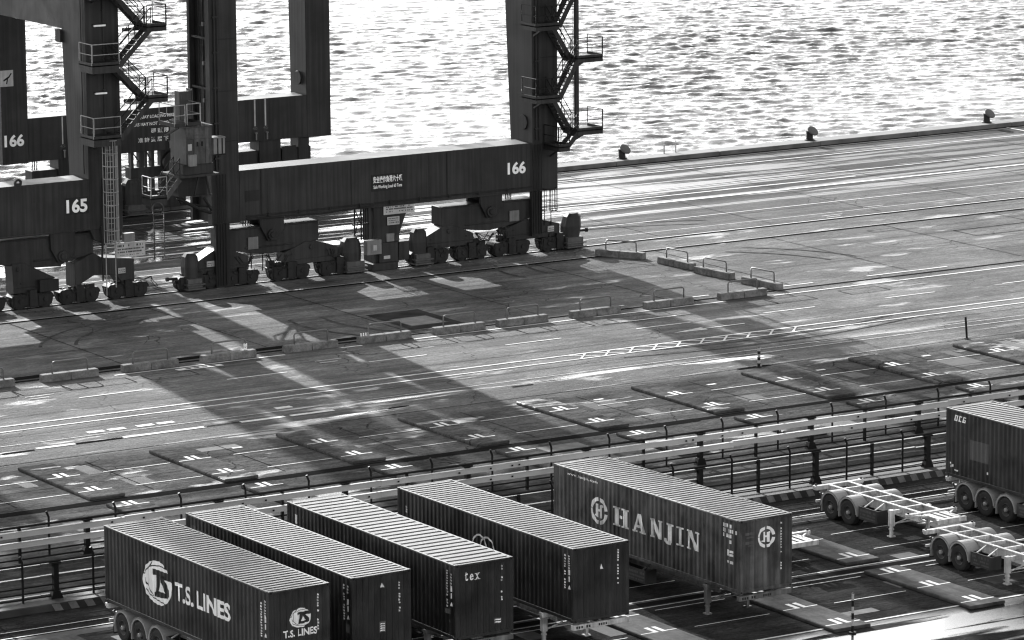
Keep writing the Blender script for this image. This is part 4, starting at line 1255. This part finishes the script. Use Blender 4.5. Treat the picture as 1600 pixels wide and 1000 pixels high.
GDARK = [[(3.72, 2.02), (4.12, 2.04), (5.2, 2.06), (5.2, 1.78), (4.63, 1.76), (4.11, 1.83), (4.02, 1.83), (3.74, 1.79)],
         [(4.02, 1.86), (4.35, 1.88), (4.2, 1.42), (4.08, 1.16), (3.83, 1.0), (3.98, 1.49)], [(4.29, 1.88), (4.63, 1.88), (4.62, 1.76), (4.45, 1.69), (4.32, 1.6)],
         [(4.32, 1.66), (4.6, 1.75), (4.93, 1.45), (4.93, 1.2), (4.77, 1.08), (4.6, 1.14), (4.67, 1.27), (4.5, 1.4)], [(3.83, 1.16), (4.08, 1.25), (4.67, 1.28), (4.83, 1.12), (4.4, 1.05), (3.83, 1.0)]]
GLINES = [[(3.11, 1.79), (3.42, 2.03), (3.72, 2.13), (4.3, 2.22), (4.65, 2.19)], [(3.16, 1.46), (3.42, 1.28), (3.58, 1.1), (3.78, 1.02)], [(3.21, 1.18), (3.38, 1.06), (3.72, 0.95), (4.24, 0.89), (4.65, 0.86)],
          [(3.48, 2.04), (3.7, 2.31)], [(3.42, 2.0), (3.39, 1.36)], [(2.97, 1.71), (3.11, 1.71), (3.18, 1.84)], [(3.17, 1.58), (3.19, 1.38), (3.3, 1.35)]]
def gmap(p, cu, cv, ru, rv):
    return (cu + (p[0] - 4.05) / 1.12 * ru, cv + (p[1] - 1.55) / .81 * rv)
def globe(cu, cv, ru, rv):
    """emblem disc, open at the right where the letters run out of it"""
    return [('p', [gmap(p, cu, cv, ru, rv) for p in GLOBE])]
def globe_dark(cu, cv, ru, rv):
    """dark letters T and S and the swept grid lines inside the disc"""
    out = [('p', [gmap(p, cu, cv, ru, rv) for p in L]) for L in GDARK]
    for L in GLINES:
        for p, q in zip(L[:-1], L[1:]):
            dx, dy = q[0] - p[0], q[1] - p[1]; m = math.hypot(dx, dy); a, b_ = -dy / m * .022, dx / m * .022
            out.append(('p', [gmap(t, cu, cv, ru, rv) for t in ((p[0] + a, p[1] + b_), (p[0] - a, p[1] - b_), (q[0] - a, q[1] - b_), (q[0] + a, q[1] + b_))]))
    return out
cA = container("A", "dark container with a large round white emblem on its long side, lower left", 68.08, 138.05, 1.14, 2.9)
side_letters(cA, "emblem", globe(4.05, 1.55, 1.12, .81), WHITE)
side_letters(cA, "emblem_letters", globe_dark(4.05, 1.55, 1.12, .81), CW["A"], .008)
side_letters(cA, "lettering", [('t', "T.S.", 5.38, 1.2, 6.72, 1.88, .03), ('t', "LINES", 6.97, 1.22, 9.42, 1.88, .03)], WHITE)
end_letters(cA, "emblem", globe(1.26, 1.81, .44, .345), WHITE)
end_letters(cA, "emblem_letters", globe_dark(1.26, 1.81, .44, .345), CW["A"], .008)
end_letters(cA, "lettering", [('t', "T.S. LINES", .57, 1.16, 1.93, 1.42, .03)], WHITE)
codes(cA, 11, 1.25, 2.55)
cB = container("B", "dark container with a pale ribbed roof and a white triangle, second from the left", 71.79, 138.66, .8, 2.77)
codes(cB, 21, 1.18, 2.45); end_letters(cB, "warning_triangle", [('p', [(1.19, 2.26), (1.35, 2.26), (1.27, 2.43)])], WHITEW)
end_letters(cB, "label_plate", [rect(1.12, .64, 1.38, 1.03)], FADED, .003); end_letters(cB, "label_print", [rect(1.15, .68 + .08 * i, 1.35, .72 + .08 * i) for i in range(4)], WHITEW, .007)
side_letters(cB, "label_plate", [rect(11.7, .72, 11.97, 1.04)], FADED)
side_letters(cB, "faded_plate", [rect(.35, 2.05, .75, 2.4), rect(.8, 2.1, 1.5, 2.3)], FADED)
cC = container("C", "black container with a coarse ribbed patchy roof and a short white word on its end", 75.9, 138.26, .28, 2.77, .46)
side_letters(cC, "numeral", [('t', "1", .56, 2.02, .76, 2.38, .03)], WHITEW)
end_letters(cC, "lettering", [('t', "t", .42, 2.13, .57, 2.46, .012), ('t', "e", .62, 2.13, .80, 2.37, .012), ('t', "x", .85, 2.13, 1.05, 2.37, .012), rect(.84, 2.345, .92, 2.37), rect(.98, 2.345, 1.06, 2.37), rect(.83, 2.13, .91, 2.155), rect(.97, 2.13, 1.07, 2.155)], WHITE)
codes(cC, 31, 1.22, 2.5)
end_letters(cC, "label_plate", [rect(1.62, .4, 1.96, .6)], FADED, .003); end_letters(cC, "label_print", [rect(1.65, .43 + .09 * i, 1.93, .47 + .09 * i) for i in range(2)], WHITEW, .007)
side_letters(cC, "label_plate", [rect(11.42, .9, 11.84, 1.08)], FADED)
cD = container("D", "dark container with two faint ring outlines on its side, fourth from the left", 80.6, 138.01, .88, 2.78)
side_letters(cD, "ring_emblem", arc_shapes(5.85, 1.55, .46, .53, -20, 215, 16) + arc_shapes(6.38, 1.55, .46, .53, -30, 200, 16), WHITEW)
side_letters(cD, "code_marks", dashes(.56, 1.2, 2.15, .14, 77), WHITEW)
codes(cD, 41, 1.2, 2.48); end_letters(cD, "warning_triangle", [('p', [(1.19, 1.86), (1.32, 1.86), (1.255, 2.06)])], WHITEW)
cE = container("E", "weathered rust streaked container with worn white block letters and a ring emblem", 87.82, 138.18, 1.88, 2.8)
def serif(u0, u1, v0, v1, ch):
    w = u1 - u0; h = v1 - v0; s = .18; P = lambda *L: ('p', [(u0 + a * w, v0 + b * h) for a, b in L])
    B = lambda a, b, c, d: P((a, b), (c, b), (c, d), (a, d))
    if ch == "H":
        return [B(.08, 0, .36, 1), B(.64, 0, .92, 1), B(.40, .44, .60, .6), B(0, 0, .44, .09), B(0, .91, .44, 1), B(.56, 0, 1, .09), B(.56, .91, 1, 1)]
    if ch == "A":
        return [P((.40, 1), (.62, 1), (.94, .06), (.64, .06)), P((.37, .97), (.47, .85), (.24, .06), (.12, .06)), B(.3, .26, .7, .4), B(0, 0, .36, .09), B(.54, 0, 1, .09)]
    if ch == "N":
        return [B(.08, 0, .24, 1), B(.78, 0, .94, 1), P((.08, 1), (.36, 1), (.94, 0), (.66, 0)), B(0, 0, .34, .09), B(.66, .91, 1, 1), B(0, .91, .3, 1)]
    if ch == "J":
        return [B(.42, .12, .78, 1), B(.2, .91, 1, 1), P((.42, .2), (.78, .2), (.66, 0), (.2, 0), (.0, .12), (.02, .26), (.2, .26), (.24, .14), (.4, .14))]
    if ch == "I":
        return [B(.28, 0, .74, 1), B(0, 0, 1, .09), B(0, .91, 1, 1)]
side_letters(cE, "lettering", serif(4.05, 5.05, 1.1, 1.85, "H") + serif(5.3, 6.2, 1.11, 1.85, "A") + serif(6.5, 7.25, 1.12, 1.85, "N") + serif(7.4, 8.0, 1.03, 1.85, "J") + serif(8.2, 8.63, 1.12, 1.85, "I") + serif(8.85, 9.65, 1.12, 1.86, "N"), WHITEW)
def ring_h(cu, cv, ru, rv):
    q = rv / ru; o = []
    for a0, a1 in ((8, 84), (96, 172), (176, 264), (276, 352)):
        for sh in arc_shapes(cu, 0, ru * .72, ru, a0, a1, 8):
            o.append(('p', [(a, cv + b * q) for a, b in sh[1]]))
    P = lambda L: ('p', [(cu + a * ru, cv + b * rv) for a, b in L])
    o += [P([(-.36, .5), (-.1, .5), (-.1, -.5), (-.36, -.42), (-.52, -.42), (-.5, -.3), (-.36, -.28)]), P([(.1, -.5), (.36, -.5), (.36, .3), (.5, .32), (.5, .46), (.3, .5), (.1, .4)]), P([(-.1, -.05), (.1, -.05), (.1, .12), (-.1, .12)])]
    return o
side_letters(cE, "ring_emblem", ring_h(3.08, 1.46, .56, .54), WHITEW); end_letters(cE, "ring_emblem", ring_h(1.25, 2.04, .4, .41), WHITE)
side_letters(cE, "web_address", [('t', "www.hanjin.com", .89, 2.49, 2.99, 2.62, .02)], WHITEW)
side_letters(cE, "code_marks", [sh for i in range(3) for sh in [rect(11.12 + .11 * j, 2.42 - .19 * i, 11.2 + .11 * j, 2.56 - .19 * i) for j in range((5, 8, 5)[i]) if (i + j) % 4 != 3]] + [rect(11.55, 1.83, 11.64, 1.96), rect(11.38, 1.35, 11.5, 1.58), rect(11.55, 1.35, 11.78, 1.44), rect(11.55, 1.48, 11.78, 1.57), rect(11.38, 1.08, 11.52, 1.17), rect(11.58, 1.06, 11.77, 1.17)], WHITEW)
end_letters(cE, "code_marks", dashes(1.91, .7, 2.62, .08, 51), WHITEW); end_letters(cE, "faded_marks", [rect(.3, 2.2, .66, 2.3), rect(.34, 2.08, .66, 2.14), rect(.3, 1.86, .64, 1.96), rect(.4, 1.76, .66, 1.82)], FADED)
side_letters(cE, "bent_strip", [rect(12.06, 1.0, 12.085, 2.4)], FADED)
cF = container("F", "dark container with a paler repair patch on its side, at the right edge", 106.97, 137.87, .77, 2.9)
side_letters(cF, "lettering", [('p', [(a + (b - 2.42) * .25, b) for a, b in L]) for L in (
    [(.5, 2.42), (.72, 2.42), (.72, 2.46), (.5, 2.46)], [(.5, 2.63), (.72, 2.63), (.72, 2.67), (.5, 2.67)], [(.5, 2.46), (.56, 2.46), (.56, 2.63), (.5, 2.63)], [(.66, 2.46), (.72, 2.46), (.72, 2.63), (.66, 2.63)],
    [(.78, 2.42), (.98, 2.42), (.98, 2.47), (.78, 2.47)], [(.78, 2.63), (.98, 2.63), (.98, 2.67), (.78, 2.67)], [(.78, 2.47), (.84, 2.47), (.84, 2.63), (.78, 2.63)],
    [(1.04, 2.42), (1.25, 2.42), (1.25, 2.47), (1.04, 2.47)], [(1.04, 2.63), (1.25, 2.63), (1.25, 2.67), (1.04, 2.67)], [(1.04, 2.47), (1.1, 2.47), (1.1, 2.63), (1.04, 2.63)], [(1.19, 2.47), (1.25, 2.47), (1.25, 2.55), (1.19, 2.55)], [(1.13, 2.52), (1.19, 2.52), (1.19, 2.55), (1.13, 2.55)])], WHITE)
side_letters(cF, "repair_patch", [rect(1.58, .96, 2.77, 1.8)], PATCHF, .003)
side_letters(cF, "scuffs", [rect(.25, .55, .32, .62), rect(.4, .45, .5, .55), rect(.55, .3, .8, .36), rect(.3, .4, .34, .5), rect(2.7, .52, 2.76, .62)], WHITEW)

# ================================================================ TRAILERS
def wheel_pair(root, x, y, s):
    """dual tyre set, outer face towards s"""
    t = MB()
    for o in (0.0, .3):
        t.ring_prof([(.28, -.13), (.42, -.135), (.5, -.12), (.525, -.07), (.525, .07), (.5, .12), (.42, .135), (.28, .13), (.28, -.13)], (x + s * (-.14 - o), y, .525), 'x', 26)
    w = t.build("tyre_pair", TYRE, root, smooth=False)
    r = MB(); r.ring_prof([(.30, 0), (.27, .02 * s), (.22, -.06 * s), (.16, -.07 * s), (.13, -.02 * s), (.0, -.02 * s)], (x - s * .03, y, .525), 'x', 22)
    r.build("rim", RIM, w)
    h = MB(); h.ring_prof([(.085, -.04 * s), (.085, .05 * s), (.06, .075 * s), (0, .075 * s)], (x - s * .03, y, .525), 'x', 12); h.build("hub", HUB, w)
def fender(root, x0, x1, y):
    b = MB(); b.ring_prof([(.62, x0), (.66, x0), (.66, x1), (.62, x1), (.62, x0)], (0, y, .54), 'x', 16, 0, R(-5), R(185))
    for xx in (x0, x1 - .03):
        b.ring_prof([(.56, xx), (.66, xx), (.66, xx + .03), (.56, xx + .03), (.56, xx)], (0, y, .54), 'x', 16, 0, R(0), R(180))
    b.box(x0 + .02, x1 - .02, y + .6, y + .64, .25, .52)
    return b.build("fender", FEND, root)
def trailer(label, x, y, yaw, length, axles, pale=True, front_text=False, panel=True, cat="trailer"):
    """skeleton chassis: local x across (0 to 2.44), y back to front is 0 to -length"""
    root = thing("skeleton_trailer", label, "trailer", (x, y, 0), R(yaw), "skeleton trailers in the near yard")
    m = CHASW if pale else paint("dull_chassis_paint", .08, .5, .3, 1.5, rust=.5)
    dk = paint("chassis_web_paint", .06, .55, .3, 1.5)
    X0, X1 = .72, 1.72                                  # main beams
    neck = 1.45 if length < 9 else 2.2
    b = MB()
    for xx in (X0, X1):
        b.box(xx - .07, xx + .07, -length + neck, -.06, 1.16, 1.2); b.box(xx - .07, xx + .07, -length + neck, -.06, .80, .83)
        b.box(xx - .012, xx + .012, -length + neck, -.06, .83, 1.16)
        b.box(xx - .07, xx + .07, -length + .1, -length + neck, 1.13, 1.17); b.box(xx - .012, xx + .012, -length + .1, -length + neck, 1.0, 1.13)
    n = 6 if length < 9 else 10
    for k in range(1, n):
        yy = -.06 - (length - neck - .2) * k / n
        b.box(X0 + .07, X1 - .07, yy - .05, yy + .05, 1.06, 1.195)
    b.build("main_frame", m, root)
    for yy, z in ((-.12, 1.2), (-length + neck - .05, 1.2)):  # rear and middle bolsters
        b = MB(); b.box(.0, 2.44, yy - .1, yy + .1, z - .17, z + .005); b.box(-.02, .14, yy - .12, yy + .12, z - .1, z + .02); b.box(2.3, 2.46, yy - .12, yy + .12, z - .1, z + .02)
        bo = b.build("bolster", m, root, bevel=.01)
        for xx in (.06, 2.38):
            c = MB(); c.disc((xx, yy, z + .05), 'z', .045, .07, 10); c.build("twistlock", DARKST, bo)
    yy = -length + .1
    b = MB(); b.box(.0 if front_text else .5, 2.44 if front_text else 1.94, yy - .09, yy + .09, .98, 1.17)
    bo = b.build("bolster", m, root, bevel=.01)
    if front_text:
        lay("plate_marks", dashes(0, 0, .0, .1, 3) + [rect(.12 + .11 * i, 1.03, .19 + .11 * i, 1.12) for i in range(6) if i != 3] + [rect(1.1 + .1 * i, 1.03, 1.16 + .1 * i, 1.12) for i in range(4)], (0, yy - .09, 0), (1, 0, 0), (0, 0, 1), (0, -1, 0), DARKST, bo)
    else:
        b = MB()
        for xx in (.9, 1.22, 1.54):
            b.box(xx - .09, xx + .09, -length + .2, -length + neck - .15, 1.13, 1.165)
        b.build("gooseneck_plate", m, root)
        b = MB()
        for s_, xo in ((-1, .02), (1, 2.42)):
            b.bar((X0 if s_ < 0 else X1, -length + neck - .6, 1.14), (xo + .0, -length + neck - .02, 1.14), .08, .06)
        b.build("outrigger", m, root)
    # axles, wheels, fenders
    for k, yy in enumerate(axles):
        b = MB(); b.tube([(.3, yy, .525), (2.14, yy, .525)], .07, 8); b.box(X0 - .05, X0 + .05, yy - .4, yy + .4, .64, .72); b.box(X1 - .05, X1 + .05, yy - .4, yy + .4, .64, .72)
        b.build("axle", DARKST, root)
        wheel_pair(root, .0, yy, -1); wheel_pair(root, 2.44, yy, 1)
        fender(root, -.02, .62, yy); fender(root, 1.82, 2.46, yy)
    b = MB(); b.box(-.02, .6, axles[0] + .66, axles[0] + .68, .18, .6); b.box(1.84, 2.46, axles[0] + .66, axles[0] + .68, .18, .6); b.build("mud_flap", TYRE, root)
    b = MB(); b.box(.1, 2.34, -.12, -.04, .5, .6); b.box(X0 - .04, X0 + .04, -.14, -.06, .6, 1.0); b.box(X1 - .04, X1 + .04, -.14, -.06, .6, 1.0)
    bp = b.build("rear_bumper", m if pale else dk, root)
    for xx in (.15, 2.1):
        c = MB(); c.box(xx, xx + .2, -.04, -.02, .52, .59); c.build("tail_light", m_plain("tail_lamp_lens", .12, .3), bp)
    # landing legs
    yl = -length + neck + 1.25 if length < 9 else -length + 2.3
    for xx in (.12, 1.99):
        b = MB(); b.box(xx, xx + .2, yl - .1, yl + .1, .45, 1.12); b.box(xx + .04, xx + .16, yl - .06, yl + .06, .06, .45); b.box(xx - .03, xx + .23, yl - .13, yl + .13, 0.004, .06); b.box(xx + .02, xx + .18, yl - .08, yl + .08, .3, .36)
        b.box(xx if xx > 1 else xx + .2, X1 if xx > 1 else X0, yl - .06, yl + .06, .95, 1.1) if xx < 1 else b.box(X1, xx, yl - .06, yl + .06, .95, 1.1)
        b.build("landing_leg", m, root, bevel=.008)
    b = MB(); b.tube([(.3, yl, .55), (2.0, yl, .55)], .03, 6); b.bar((.32, yl, .5), (X0, yl - .5, .85), .05, .05); b.bar((2.0, yl, .5), (X1, yl - .5, .85), .05, .05); b.build("leg_brace", m, root)
    if panel:
        ya, yb = axles[-1] - .75, axles[-1] - (2.0 if length < 9 else 3.4)
        for xx, s_ in ((-.01, -1), (2.41, 1)):
            b = MB(); b.box(xx, xx + .03, yb, ya, .42, .95); b.box(xx + (.03 if s_ < 0 else -.5), xx + (.53 if s_ < 0 else .0), yb, yb + .03, .42, .95); b.box(xx + (.03 if s_ < 0 else -.5), xx + (.53 if s_ < 0 else 0), ya - .03, ya, .42, .95)
            p = b.build("side_guard_panel", paint("side_panel_paint", .015, .5, .2, 2.0), root)
            if s_ < 0:
                q = random.Random(int(x * 3)); sh = []
                for v, h in ((.76, .09), (.62, .07), (.5, .06)):
                    u = .12
                    while u < (ya - yb) - .15:
                        w = q.uniform(.04, .1)
                        if q.random() < .85:
                            sh.append(rect(u, v, u + w, v + h))
                        u += w * 1.3
                lay("panel_print", sh, (xx, ya, 0), (0, -1, 0), (0, 0, 1), (-1, 0, 0), m_plain("panel_print_paint", .06, .6), p)
        for yy in (ya - .3, yb + .25):
            for p, q_ in (((X0 - .05, yy + .15, 1.14), (.02, yy - .05, .95)), ((X1 + .05, yy + .15, 1.14), (2.42, yy - .05, .95))):
                b = MB(); b.bar(p, q_, .05, .04); b.build("panel_stay", m, root)
    # air lines and valves under the tail
    b = MB(); b.tube([(.2, -.25, .95), (.25, -.3, .8), (.5, -.35, .75)], .05, 6); b.disc((.35, -.3, .8), 'y', .1, .16, 10); b.tube([(1.0, -.5, .7), (1.4, -3.0, .75)], .14, 8)
    b.build("air_tank", dk, root)
    return root
trailer("empty pale skeleton trailer with two axles, the farther of the pair on the right", 101.35, 139.5, .4, 7.75, (-1.2, -2.4))
trailer("empty pale skeleton trailer, nearer of the pair, its front cut by the right edge", 100.35, 130.75, .4, 7.75, (-1.15, -2.3))
trailer("empty pale trailer with only its front showing behind the weathered container", 94.05, 139.3, .2, 7.6, (-1.2, -2.4))
TL = [("A", 68.08, 138.05, 1.14, "three axle trailer under the container with the big round emblem"), ("B", 71.79, 138.66, .8, "trailer under the second container from the left, all but hidden"),
      ("C", 75.9, 138.26, .28, "trailer under the black container with a short white word on its end"), ("D", 80.6, 138.01, .88, "trailer with a lettered front beam under the container with two ring outlines"),
      ("E", 87.82, 138.18, 1.88, "trailer with a dark lettered side panel under the weathered container"), ("F", 106.97, 137.87, .77, "three axle trailer with pale arched mudguards under the container at the right edge")]
for k, x, y, a, l in TL:
    trailer(l, x, y, a, 12.2, (-1.3, -2.6, -3.95) if k in "AF" else (-1.5, -2.8), pale=k in "AF" or k == "D", front_text=True, panel=True)

# ================================================================ POSTS standing in the yards
def post(name, x, y, h, r, bands, label, lean=0.0):
    b = MB(); z = 0.005
    b.disc((x, y, .03), 'z', .14, .05, 12)
    n = 6 if bands else 1
    for i in range(n):
        b.tube([(x + lean * i / n, y, .05 + (h - .05) * i / n), (x + lean * (i + 1) / n, y, .05 + (h - .05) * (i + 1) / n)], r * (1.0 if i % 2 == 0 else .96), 8, mi=i % 2)
    b.tube([(x + lean, y, h), (x + lean, y, h + .03)], r * .7, 8)
    return tag(b.build(name, [DARKST, m_plain("band_paint", .3, .5)], org=(x, y, 0)), label, "marker post")
post("marker_post", 130.35, 166.4, 1.12, .055, False, "plain thin dark post standing beside the road at the right, leaning slightly", -.1)
post("marker_post", 117.5, 166.25, .95, .075, True, "short banded post at the corner of a concrete slab beside the road")
post("marker_post", 91.25, 123.05, 1.5, .05, True, "tall thin dark banded pole by the lane at the bottom edge")
